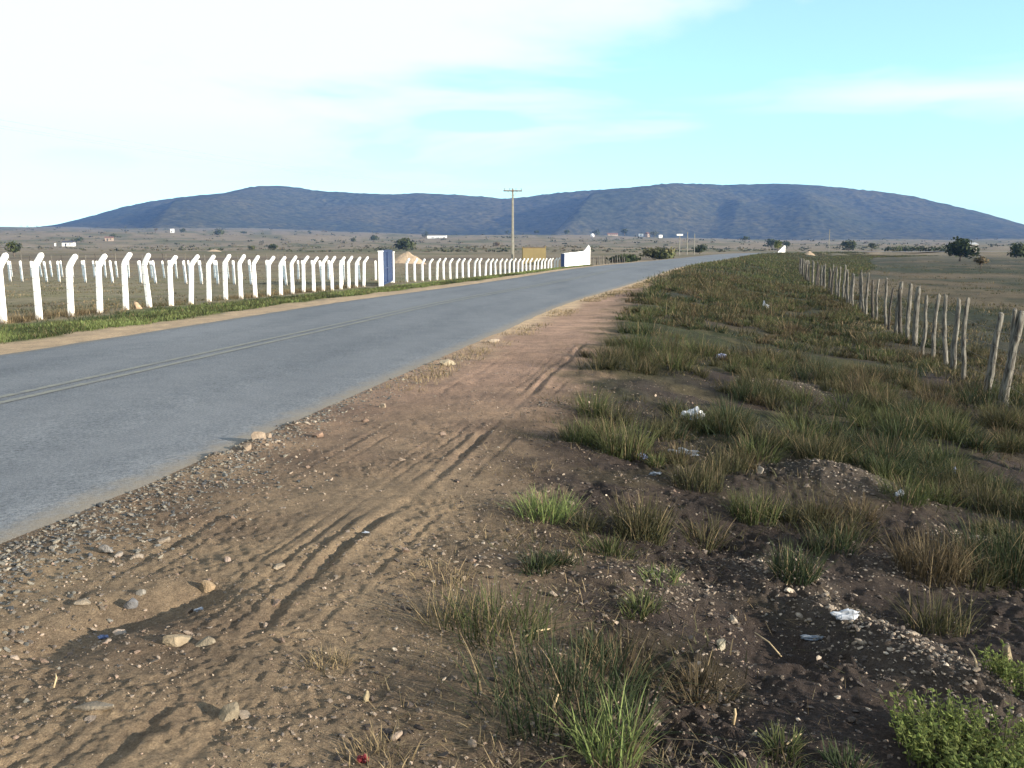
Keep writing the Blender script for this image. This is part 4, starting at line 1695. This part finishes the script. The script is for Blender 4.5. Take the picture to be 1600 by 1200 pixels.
def blade_verts(r, root, h, az, lean, curl, width, col, tip, lie=1.0):
    """blades as tapering 3 segment strips; all arrays of length n"""
    n = len(h)
    dirx, diry = np.cos(az), np.sin(az)
    side = az + math.pi / 2 + r.normal(0, .7, n)
    sx, sy = np.cos(side), np.sin(side)
    V = np.empty((n, 7, 3))
    C = np.empty((n, 7, 3))
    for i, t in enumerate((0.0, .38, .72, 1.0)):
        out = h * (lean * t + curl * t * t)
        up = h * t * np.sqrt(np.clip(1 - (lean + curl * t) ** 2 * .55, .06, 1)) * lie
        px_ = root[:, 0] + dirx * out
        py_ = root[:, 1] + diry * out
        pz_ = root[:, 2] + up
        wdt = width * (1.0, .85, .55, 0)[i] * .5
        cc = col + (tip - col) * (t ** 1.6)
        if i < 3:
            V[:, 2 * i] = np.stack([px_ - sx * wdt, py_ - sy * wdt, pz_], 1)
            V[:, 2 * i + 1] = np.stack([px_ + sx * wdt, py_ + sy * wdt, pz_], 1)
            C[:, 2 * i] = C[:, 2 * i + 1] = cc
        else:
            V[:, 6] = np.stack([px_, py_, pz_], 1)
            C[:, 6] = cc
    o = (np.arange(n) * 7)[:, None]
    q = np.concatenate([o + np.array([[0, 1, 3, 2]]), o + np.array([[2, 3, 5, 4]])])
    t = o + np.array([[4, 5, 6]])
    return V.reshape(-1, 3), q, t, C.reshape(-1, 3)


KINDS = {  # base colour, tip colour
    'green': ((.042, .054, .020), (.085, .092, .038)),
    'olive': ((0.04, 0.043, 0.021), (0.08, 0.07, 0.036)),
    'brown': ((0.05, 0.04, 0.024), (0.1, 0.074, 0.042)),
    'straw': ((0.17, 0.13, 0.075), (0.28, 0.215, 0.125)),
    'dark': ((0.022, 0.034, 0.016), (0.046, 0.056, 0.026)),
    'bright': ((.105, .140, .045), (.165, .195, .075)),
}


def tuft(r, kind, n, h, spread, rad, width, n_dry=0.12, curl=.35):
    az = r.uniform(0, 6.28, n)
    q = rad * np.sqrt(r.random(n))
    a2 = r.uniform(0, 6.28, n)
    root = np.stack([np.cos(a2) * q, np.sin(a2) * q, np.full(n, -.02)], 1)
    az = np.where(r.random(n) < .6, a2 + r.normal(0, .5, n), az)
    hh = h * r.uniform(.45, 1.0, n) ** .8
    lean = np.abs(r.normal(0, spread, n))
    cu = np.abs(r.normal(0, curl, n))
    b, t = KINDS[kind]
    sh = r.uniform(.7, 1.3, (n, 1))
    col = np.array(b)[None] * sh
    tip = np.array(t)[None] * sh
    dry = r.random(n) < n_dry
    col[dry] = np.array(KINDS['straw'][0]) * sh[dry] * .8
    tip[dry] = np.array(KINDS['straw'][1]) * sh[dry] * .8
    return blade_verts(r, root, hh, az, lean, cu, width * r.uniform(.6, 1.2, n), col, tip)


TUSSOCKS = [  # px, py of the foot, height m, radius m, blades, kind, spread, label
    (1000, 828, .34, .17, 420, 'olive', .28, "thick bushy brown green tussock standing alone at the edge of the weeds"),
    (852, 806, .22, .20, 320, 'bright', .55, "pale green low tuft flopping over at the edge of the dirt track"),
    (972, 706, .42, .24, 420, 'green', .30, "tall soft green tussock left of the crumpled white bag"),
    (905, 692, .30, .15, 260, 'green', .40, "small spiky green tuft at the edge of the dirt track, left of a taller tussock"),
    (880, 1112, .34, .34, 460, 'dark', .45, "sprawling dark tussock with long stalks on the shaded soil"),
    (955, 1198, .30, .12, 160, 'bright', .30, "upright clump of broad green blades at the very bottom of the view"),
    (1240, 904, .24, .14, 260, 'dark', .35, "small dark tuft beside the rubble bank"),
    (1465, 980, .26, .16, 220, 'olive', .55, "spiky radiating tuft on top of the rubble bank"),
    (1452, 892, .36, .22, 420, 'brown', .30, "brownish feathery tussock behind the spiky tuft on the bank"),
    (1178, 800, .30, .17, 300, 'green', .30, "green tuft below the whitish round stone"),
    (1282, 725, .34, .24, 380, 'olive', .30, "olive tussock on the far side of the rubble patch"),
    (1575, 885, .50, .32, 520, 'dark', .28, "big dark tussock at the frame edge, tallest of the verge"),
    (1412, 795, .32, .17, 240, 'green', .45, "green tuft with long blades behind the white bag by the bank"),
    (1032, 908, .10, .10, 110, 'bright', .60, "tiny fresh green sprig on bare soil"),
    (775, 985, .26, .24, 300, 'green', .65, "spreading tuft of mixed green and dry blades beside the track"),
    (690, 975, .24, .10, 70, 'straw', .45, "broken pale dry stalks beside the spreading tuft"),
    (512, 1040, .09, .09, 130, 'straw', .50, "small dry straw tuft on the trampled ground"),
    (592, 1188, .10, .13, 150, 'straw', .60, "straw tuft holding a red scrap at the bottom of the view"),
    (1472, 692, .42, .26, 420, 'green', .30, "fresh green tussock in the hollow before the wooden fence"),
    (1140, 734, .30, .18, 240, 'olive', .35, "olive tuft behind the grey bag on the verge"),
    (1168, 622, .42, .22, 300, 'dark', .25, "dark upright tussock well up the verge, above the white bag"),
    (1592, 672, .24, .18, 160, 'bright', .50, "green tuft at the foot of the forked nearest fence post"),
    (1545, 790, .38, .25, 360, 'olive', .32, "olive tussock behind the big dark one near the fence"),
    (1300, 850, .26, .16, 260, 'dark', .32, "dark tuft on the shaded side of the upper rubble bank"),
    (690, 905, .12, .16, 120, 'straw', .8, "flattened mat of straw between the track and the weeds"),
    (1090, 760, .30, .20, 320, 'olive', .30, "mixed brown tussock in front of the grey bag"),
]
for k, (px_, py_, h, rad, n, kind, spr, lab) in enumerate(TUSSOCKS):
    r = np.random.default_rng(500 + k)
    x, y = place(px_, py_)
    V, q, t, c = tuft(r, kind, n, h, spr, rad, .0065 if kind != 'straw' else .005)
    if k in (4, 14):
        V2, q2, t2, c2 = tuft(r, 'straw', 26, h * 1.35, .25, rad * .8, .0035, 1.0, .1)
        q = np.concatenate([q, q2 + len(V)])
        t = np.concatenate([t, t2 + len(V)])
        V = np.concatenate([V, V2])
        c = np.concatenate([c, c2])
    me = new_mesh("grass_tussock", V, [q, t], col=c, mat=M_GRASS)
    tag(link("grass_tussock", me, None, (x, y, gz(x, y))), lab, "grass tussock", "grass tussocks on the verge")


def field_of_blades(name, label, X, Y, H, R_, per, width, kinds, probs, seed, spread=.35, dry=.15, curl=.35, lie=1.0):
    r = np.random.default_rng(seed)
    n = len(X)
    rank = .5 + .62 * fbm(X / 2.6, Y / 3.4, seed + 3, 3) + r.normal(0, .16, n)
    rank = np.argsort(np.argsort(rank)) / n
    kk = np.minimum(np.searchsorted(np.cumsum(probs), rank), len(kinds) - 1)
    kb = np.array([KINDS[k][0] for k in kinds])[kk] * r.uniform(.75, 1.25, (n, 1))
    kt = np.array([KINDS[k][1] for k in kinds])[kk] * r.uniform(.75, 1.25, (n, 1))
    i = np.repeat(np.arange(n), per)
    m_ = len(i)
    a2 = r.uniform(0, 6.28, m_)
    q = R_[i] * np.sqrt(r.random(m_))
    rx, ry = X[i] + np.cos(a2) * q, Y[i] + np.sin(a2) * q
    Z = ground_z(rx, ry) - .01
    root = np.stack([rx, ry, Z], 1)
    az = np.where(r.random(m_) < .55, a2 + r.normal(0, .5, m_), r.uniform(0, 6.28, m_))
    hh = H[i] * r.uniform(.4, 1.0, m_)
    sh = r.uniform(.75, 1.25, (m_, 1))
    col, tip = kb[i] * sh, kt[i] * sh
    dr = r.random(m_) < dry
    col[dr] = np.array(KINDS['straw'][0]) * sh[dr] * .75
    tip[dr] = np.array(KINDS['straw'][1]) * sh[dr] * .75
    V, qd, td, c = blade_verts(r, root, hh, az, np.abs(r.normal(0, spread, m_)), np.abs(r.normal(0, curl, m_)), width[i] * r.uniform(.6, 1.2, m_), col, tip, lie)
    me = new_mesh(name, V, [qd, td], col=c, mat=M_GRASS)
    return tag(link(name, me), label, kind='stuff')


def tussock_field(name, label, X, Y, H, R_, per, width, kinds, probs, seed):
    """many domed tussocks: long blades in the middle, outer ones splayed"""
    r = np.random.default_rng(seed)
    n = len(X)
    rank = .5 + .6 * fbm(X / 1.6, Y / 2.2, seed + 3, 3) + r.normal(0, .2, n)
    rank = np.argsort(np.argsort(rank)) / n
    kk = np.minimum(np.searchsorted(np.cumsum(probs), rank), len(kinds) - 1)
    kb = np.array([KINDS[k][0] for k in kinds])[kk] * r.uniform(.7, 1.25, (n, 1))
    kt = np.array([KINDS[k][1] for k in kinds])[kk] * r.uniform(.7, 1.25, (n, 1))
    i = np.repeat(np.arange(n), per)
    m_ = len(i)
    a2 = r.uniform(0, 6.28, m_)
    q = np.sqrt(r.random(m_))
    el = 1 + .5 * np.cos(2 * (a2 - r.uniform(0, 3, n)[i]))
    rx, ry = X[i] + np.cos(a2) * q * R_[i] * el * .7, Y[i] + np.sin(a2) * q * R_[i] * el * .7
    root = np.stack([rx, ry, ground_z(rx, ry) - .01], 1)
    az = a2 + r.normal(0, .6, m_)
    hh = H[i] * r.uniform(.5, 1.0, m_) * (1.08 - .35 * q)
    sh = r.uniform(.7, 1.3, (m_, 1))
    col, tip = kb[i] * sh, kt[i] * sh
    dr = r.random(m_) < .10
    col[dr] = np.array(KINDS['straw'][0]) * sh[dr] * .7
    tip[dr] = np.array(KINDS['straw'][1]) * sh[dr] * .7
    V, qd, td, c = blade_verts(r, root, hh, az, .08 + .55 * q * np.abs(r.normal(.8, .35, m_)), np.abs(r.normal(.15, .4, m_)), width[i] * r.uniform(.6, 1.2, m_), col, tip)
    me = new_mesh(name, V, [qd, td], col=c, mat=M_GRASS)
    return tag(link(name, me), label, kind='stuff')


def verge_grass():
    r = np.random.default_rng(31)
    KN = ('olive', 'brown', 'green', 'dark')

    def scatter(n, y0, y1, s1):
        y = r.uniform(y0, y1, n)
        s = r.uniform(.6, s1, n)
        X, Y = road_point(y, s)
        cl = fbm(X / 1.9, Y / 2.3, 101, 3)
        q = np.zeros(n)
        for (mx, my, h, rad) in MOUNDS[:13]:
            q += np.exp(-((X - mx) ** 2 + (Y - my) ** 2) / (rad * rad) * .7)
        thr = np.interp(Y, [3, 6, 10, 18, 30, 50], [.02, -.12, -.12, -.04, -.08, -.2])
        dens = sstep(-.1, .9, s - grass_edge(Y)) * np.interp(Y, [3, 6], [.5, 1.0])
        keep = (cl > thr) & (r.random(n) < dens) & (q < .3)
        return X[keep], Y[keep]
    X, Y = scatter(1150, 3.2, 18, 10.5)
    n = len(X)
    sz = np.exp(r.normal(0, .32, n))
    tussock_field("verge_grass", "separate green and brown grass tussocks covering the near verge", X, Y, np.interp(Y, [3, 8, 18], [.16, .25, .31]) * sz, .16 * sz ** 1.3, 140, np.full(n, .0075), KN, (.38, .12, .22, .28), 32)
    X, Y = scatter(2400, 17, 58, 10.0)
    n = len(X)
    sz = np.exp(r.normal(0, .34, n))
    tussock_field("verge_grass", "green and brown grass tussocks of the middle verge up to the fence", X, Y, .235 * sz, .22 * sz ** 1.3, 64, np.interp(Y, [17, 58], [.014, .032]), KN, (.42, .20, .18, .20), 33)
    # short thin growth between the tussocks
    X, Y = scatter(9000, 4, 50, 10.5)
    n = len(X)
    field_of_blades("short_grass", "short thin grass between the tussocks of the verge", X, Y, r.uniform(.05, .15, n), np.full(n, .22), 10, np.interp(Y, [4, 50], [.007, .028]),
                    ('olive', 'brown', 'dark', 'green'), (.4, .2, .25, .15), 36, spread=.6)
    # far verge up to the bend
    n = 8500
    y = r.uniform(45, 265, n)
    s = r.uniform(.5, 17, n) * np.interp(y, [55, 120, 265], [.6, 1, 1.5])
    X, Y = road_point(y, s)
    field_of_blades("verge_grass", "green grass and weeds on the far verge round to the bend", X, Y, .24 * r.uniform(.4, 1.5, n), np.full(n, .6), 9, np.interp(Y, [55, 265], [.04, .15]),
                    ('green', 'olive', 'dark', 'brown'), (.40, .32, .20, .08), 34, dry=.06)
    # low scattered dry litter and short blades on the near soil
    n = 14000
    y = 2.5 + r.exponential(5.5, n)
    s = np.where(r.random(n) < .6, grass_edge(y) + r.normal(.35, .55, n), r.uniform(1.8, 8.5, n))
    X, Y = road_point(y, s)
    w = fbm(X / .5, Y / .5, 111, 3)
    keep = (s > grass_edge(Y) - .55 + .5 * r.random(n)) & (w > -.08) & (Y < 26)
    X, Y = X[keep], Y[keep]
    n = len(X)
    field_of_blades("dry_litter", "flattened straw and dead blades strewn over the bare soil", X, Y, r.uniform(.06, .16, n), np.full(n, .09), 6, np.full(n, .0042),
                    ('straw', 'brown', 'olive'), (.6, .25, .15), 35, spread=1.05, curl=.25, lie=r.choice([.12, .3, .8], n * 6, p=[.55, .33, .12]))


verge_grass()


def pasture_grass():
    r = np.random.default_rng(41)
    n = 14000
    y = 1.0 / r.uniform(1 / 170., 1 / 11., n)
    s = 8.3 + r.uniform(0, 1, n) ** 1.3 * np.interp(y, [10, 170], [9, 90])
    X, Y = road_point(y, s)
    keep = fbm(X / 2.5, Y / 4, 121, 3) > -.05
    X, Y = X[keep], Y[keep]
    n = len(X)
    field_of_blades("pasture_grass", "short dull grass of the pasture beyond the wooden fence", X, Y, r.uniform(.05, .16, n) * (1 + (r.random(n) < .08)), np.full(n, .34), 10, np.interp(Y, [10, 170], [.012, .08]),
                    ('olive', 'brown', 'dark', 'straw'), (.45, .22, .25, .08), 42)


pasture_grass()


def left_grass():
    r = np.random.default_rng(51)
    n = 5200
    y = r.uniform(12, 78, n) ** 1.0
    off = 1.35 + np.abs(r.normal(0, 1.0, n)) * 1.1
    off = np.where(y > 52, off * .8, off)
    X, Y = road_point(y, -(RW + off))
    keep = (off < 5.2) & (off > 1.15 + .5 * fbm(Y / 2., Y * 0, 5, 2))
    X, Y = X[keep], Y[keep]
    n = len(X)
    field_of_blades("roadside_grass", "bright green grass strip between the road and the white posts", X, Y, r.uniform(.06, .16, n), np.full(n, .25), 22, np.interp(Y, [12, 78], [.012, .04]),
                    ('bright', 'green', 'dark'), (.5, .35, .15), 52, dry=.05)
    # taller dead weeds right along the foot of the posts
    n = 1500
    t = r.random(n)
    X = -12.6 + 4.2 * t + r.normal(0, .35, n)
    Y = 17.5 + 34.5 * t
    keep = fbm(Y / 1.2, X / 1.2, 131, 2) > -.25
    X, Y = X[keep], Y[keep]
    n = len(X)
    field_of_blades("dead_weeds", "brownish dead weeds along the foot of the white posts", X, Y, r.uniform(.10, .28, n), np.full(n, .18), 14, np.full(n, .011),
                    ('brown', 'straw', 'olive'), (.5, .2, .3), 53, dry=.3)
    # thin rough grass in the dry field between the post lines
    n = 4200
    t = r.random(n)
    Y = 1 / r.uniform(1 / 130., 1 / 20., n)
    X = np.interp(Y, [20, 51, 100], [-12.6, -8.8, 2]) - r.random(n) ** 1.2 * np.interp(Y, [20, 130], [16, 95]) - .5
    keep = fbm(X / 3, Y / 5, 141, 3) > -.1
    X, Y = X[keep], Y[keep]
    n = len(X)
    field_of_blades("field_grass", "thin dry grass of the field behind the white posts", X, Y, r.uniform(.05, .16, n), np.full(n, .35), 10, np.interp(Y, [20, 130], [.015, .06]),
                    ('straw', 'olive', 'brown'), (.3, .45, .25), 54)
    # pale fringe on the right edge of the road
    n = 1600
    y = r.uniform(11, 120, n)
    X, Y = road_point(y, r.uniform(.25, .75, n) * np.interp(y, [11, 40, 120], [.8, 1.2, 2.2]))
    keep = fbm(Y / 2.2, Y * 0, 151, 2) > -.1
    X, Y = X[keep], Y[keep]
    n = len(X)
    field_of_blades("edge_grass", "pale straw coloured grass fringe along the right edge of the road", X, Y, r.uniform(.04, .13, n), np.full(n, .18), 12, np.interp(Y, [11, 120], [.008, .05]),
                    ('straw', 'olive'), (.75, .25), 55)


left_grass()


def leafy_weed(px_, py_, label, n_st, rad, hmax, seed, leaf=.022):
    r = np.random.default_rng(seed)
    x, y = place(px_, py_)
    z = gz(x, y)
    root = thing("leafy_weed", label, "weed", (x, y, z))
    st = MB()
    LV, LC = [], []
    for k in range(n_st):
        a = r.uniform(0, 6.28)
        q = rad * math.sqrt(r.random())
        bx, by = math.cos(a) * q, math.sin(a) * q
        bz = gz(x + bx, y + by) - z - .01
        h = hmax * r.uniform(.5, 1.0)
        ln_ = r.normal(0, .22, 2) + np.array((bx, by)) / max(rad, .01) * .2
        p = np.array([(bx, by, bz), (bx + ln_[0] * h * .4, by + ln_[1] * h * .4, bz + h * .55), (bx + ln_[0] * h, by + ln_[1] * h, bz + h)])
        st.tube(p, [.0028, .0022, .0012], n=4)
        for j in range(9):
            t = .2 + .8 * (j + r.random()) / 9
            c = p[0] * (1 - t) ** 2 + 2 * p[1] * t * (1 - t) + p[2] * t * t
            b = r.uniform(0, 6.28)
            el = r.uniform(-.1, .9)
            dv = np.array((math.cos(b) * math.cos(el), math.sin(b) * math.cos(el), math.sin(el)))
            sv = np.array((-math.sin(b), math.cos(b), 0))
            l = leaf * r.uniform(.6, 1.3)
            up = np.cross(dv, sv) * .12 * l
            LV += [c, c + dv * l * .45 - sv * l * .3 - up, c + dv * l, c + dv * l * .45 + sv * l * .3 - up]
            cl = np.array((.105, .135, .035)) * r.uniform(.65, 1.35) * (1, 1 - .1 * r.random(), 1)
            LC += [cl] * 4
    link("stems", st.mesh("stems", M_GRASS, col=(.10, .12, .04)), root)
    nq = len(LV) // 4
    tri = (np.arange(nq) * 4)[:, None]
    F = np.concatenate([tri + [[0, 1, 2]], tri + [[0, 2, 3]]])
    link("leaves", new_mesh("leaves", np.array(LV), [F], col=np.array(LC), mat=M_GRASS), root)


leafy_weed(1530, 1215, "lush leafy green weed filling the bottom corner beside the rubble bank", 330, .30, .19, 61, .026)
leafy_weed(1590, 1100, "smaller leafy green weed at the frame edge behind the lush one", 70, .16, .14, 62, .024)

# ------------------------------------------------------------------ litter


def bag(name, label, px_, py_, size, mat, seed, cat="litter", amp=.55, flat=.45):
    r = np.random.default_rng(seed)
    x, y = place(px_, py_)
    v, f = ICO3
    k = seed * 3.1
    n1 = fbm(v[:, 0] * 1.6 + k, v[:, 1] * 1.6 + v[:, 2] * 2.1, seed, 3)
    n2 = np.abs(fbm(v[:, 0] * 3.7 - k, v[:, 1] * 3.7 + v[:, 2] * 3.1, seed + 5, 3))
    p = v * (1 + amp * n1 - .45 * n2)[:, None]
    p = p * np.array(size) * .43
    p[:, 2] *= 1 + .5 * n1
    me = new_mesh(name, p, [f], mat=mat)
    return tag(link(name, me, None, (x, y, gz(x, y) + size[2] * .3), (0, 0, r.uniform(-.4, .4))), label, cat, "litter dropped on the verge")


bag("plastic_bag", "crumpled white plastic bag among tussocks up the verge, largest of the white ones", 1080, 657, (.30, .2, .15), M_BAG, 1)
bag("plastic_bag", "flattened grey plastic sheet half hidden in grass below the large white bag", 1068, 710, (.30, .18, .08), M_BAGG, 2)
bag("plastic_bag", "small bluish scrap of plastic left of the flattened grey sheet", 1003, 713, (.13, .08, .05), M_BAGB, 3)
bag("plastic_bag", "thin grey scrap of plastic in front of the small bluish one", 1022, 738, (.14, .08, .04), M_BAGG, 4)
bag("plastic_bag", "white plastic bag beside long green blades near the rubble bank", 1403, 793, (.10, .08, .07), M_BAG, 5)
bag("plastic_bag", "bluish white scrap in the dark hollow near the big tussock", 1494, 731, (.08, .06, .07), M_BAGB, 6)
bag("plastic_bag", "long twisted white plastic bag lying on the crest of the rubble bank", 1322, 984, (.19, .07, .06), M_BAG, 7)
bag("plastic_bag", "trailing end of torn white film left of the long twisted bag", 1270, 988, (.16, .05, .025), M_BAGG, 8)
bag("paper_scrap", "crumpled white scrap beside a small tan stone on the track", 310, 937, (.05, .04, .035), M_BAG, 9)
bag("paper_scrap", "bluish white crumpled scrap on the shadowed dip of the track", 159, 973, (.05, .035, .03), M_BAGB, 10)
bag("plastic_bag", "grey plastic bag half hidden in weeds right of the large white bag", 1140, 664, (.20, .12, .09), M_BAGG, 11)
bag("paper_scrap", "small white chip lying on the soil where straw begins", 573, 836, (.055, .035, .015), M_BAG, 12, flat=.2)
bag("plastic_scrap", "red plastic scrap caught in the straw at the bottom of the view", 567, 1193, (.05, .035, .04), M_RED, 13)
bag("paper_scrap", "pale scrap on top of a dark tussock well up the verge", 1300, 615, (.10, .08, .06), M_BAGG, 14)
bag("food_box", "pale topped small box in the dark hollow before the wooden fence", 1400, 637, (.22, .16, .09), M_TAN, 15, amp=.15)
bag("paper_scrap", "tiny white speck of litter far up the green verge", 1195, 486, (.25, .2, .32), M_BAG, 16)
bag("paper_scrap", "grey blue scrap beside dark tussocks, nearer than the pale one", 1127, 560, (.22, .12, .12), M_BAGB, 17)


def stick(px0, py0, px1, py1, lab, lift, rad=.006):
    a = np.array(place(px0, py0))
    b = np.array(place(px1, py1))
    za, zb = gz(*a), gz(*b)
    m = MB()
    mid = (a + b) / 2
    m.tube([(0, 0, .005), (mid[0] - a[0] + .006, mid[1] - a[1] + .004, (zb - za) / 2 + lift * .5 + .012), (b[0] - a[0], b[1] - a[1], zb - za + lift)], [rad, rad * .9, rad * .6], n=6)
    tag(link("dry_stick", m.mesh("dry_stick", M_STRAWM, smooth=True), None, (a[0], a[1], za)), lab, "stick", "dry sticks on the verge")


stick(858, 1130, 872, 1128, "short pale dry stalk leaning out of the sprawling dark tussock", .10, .005)
stick(820, 998, 860, 985, "pale broken stick lying beside the spreading tuft", .01, .006)
stick(1222, 1000, 1180, 975, "dark twig poking up left of the torn white film", .05, .004)
stick(1228, 1178, 1252, 1160, "thin pale stick on the dark shaded soil near the leafy weed", .01, .004)
stick(1146, 1118, 1148, 1116, "single short stub of dead stem on the dark soil", .07, .007)
stick(1525, 1086, 1512, 1050, "pale bent dry stem behind the lush leafy weed", .06, .005)
stick(84, 1075, 88, 1070, "small white upright splinter on the near left track", .045, .004)
print("stage B done")
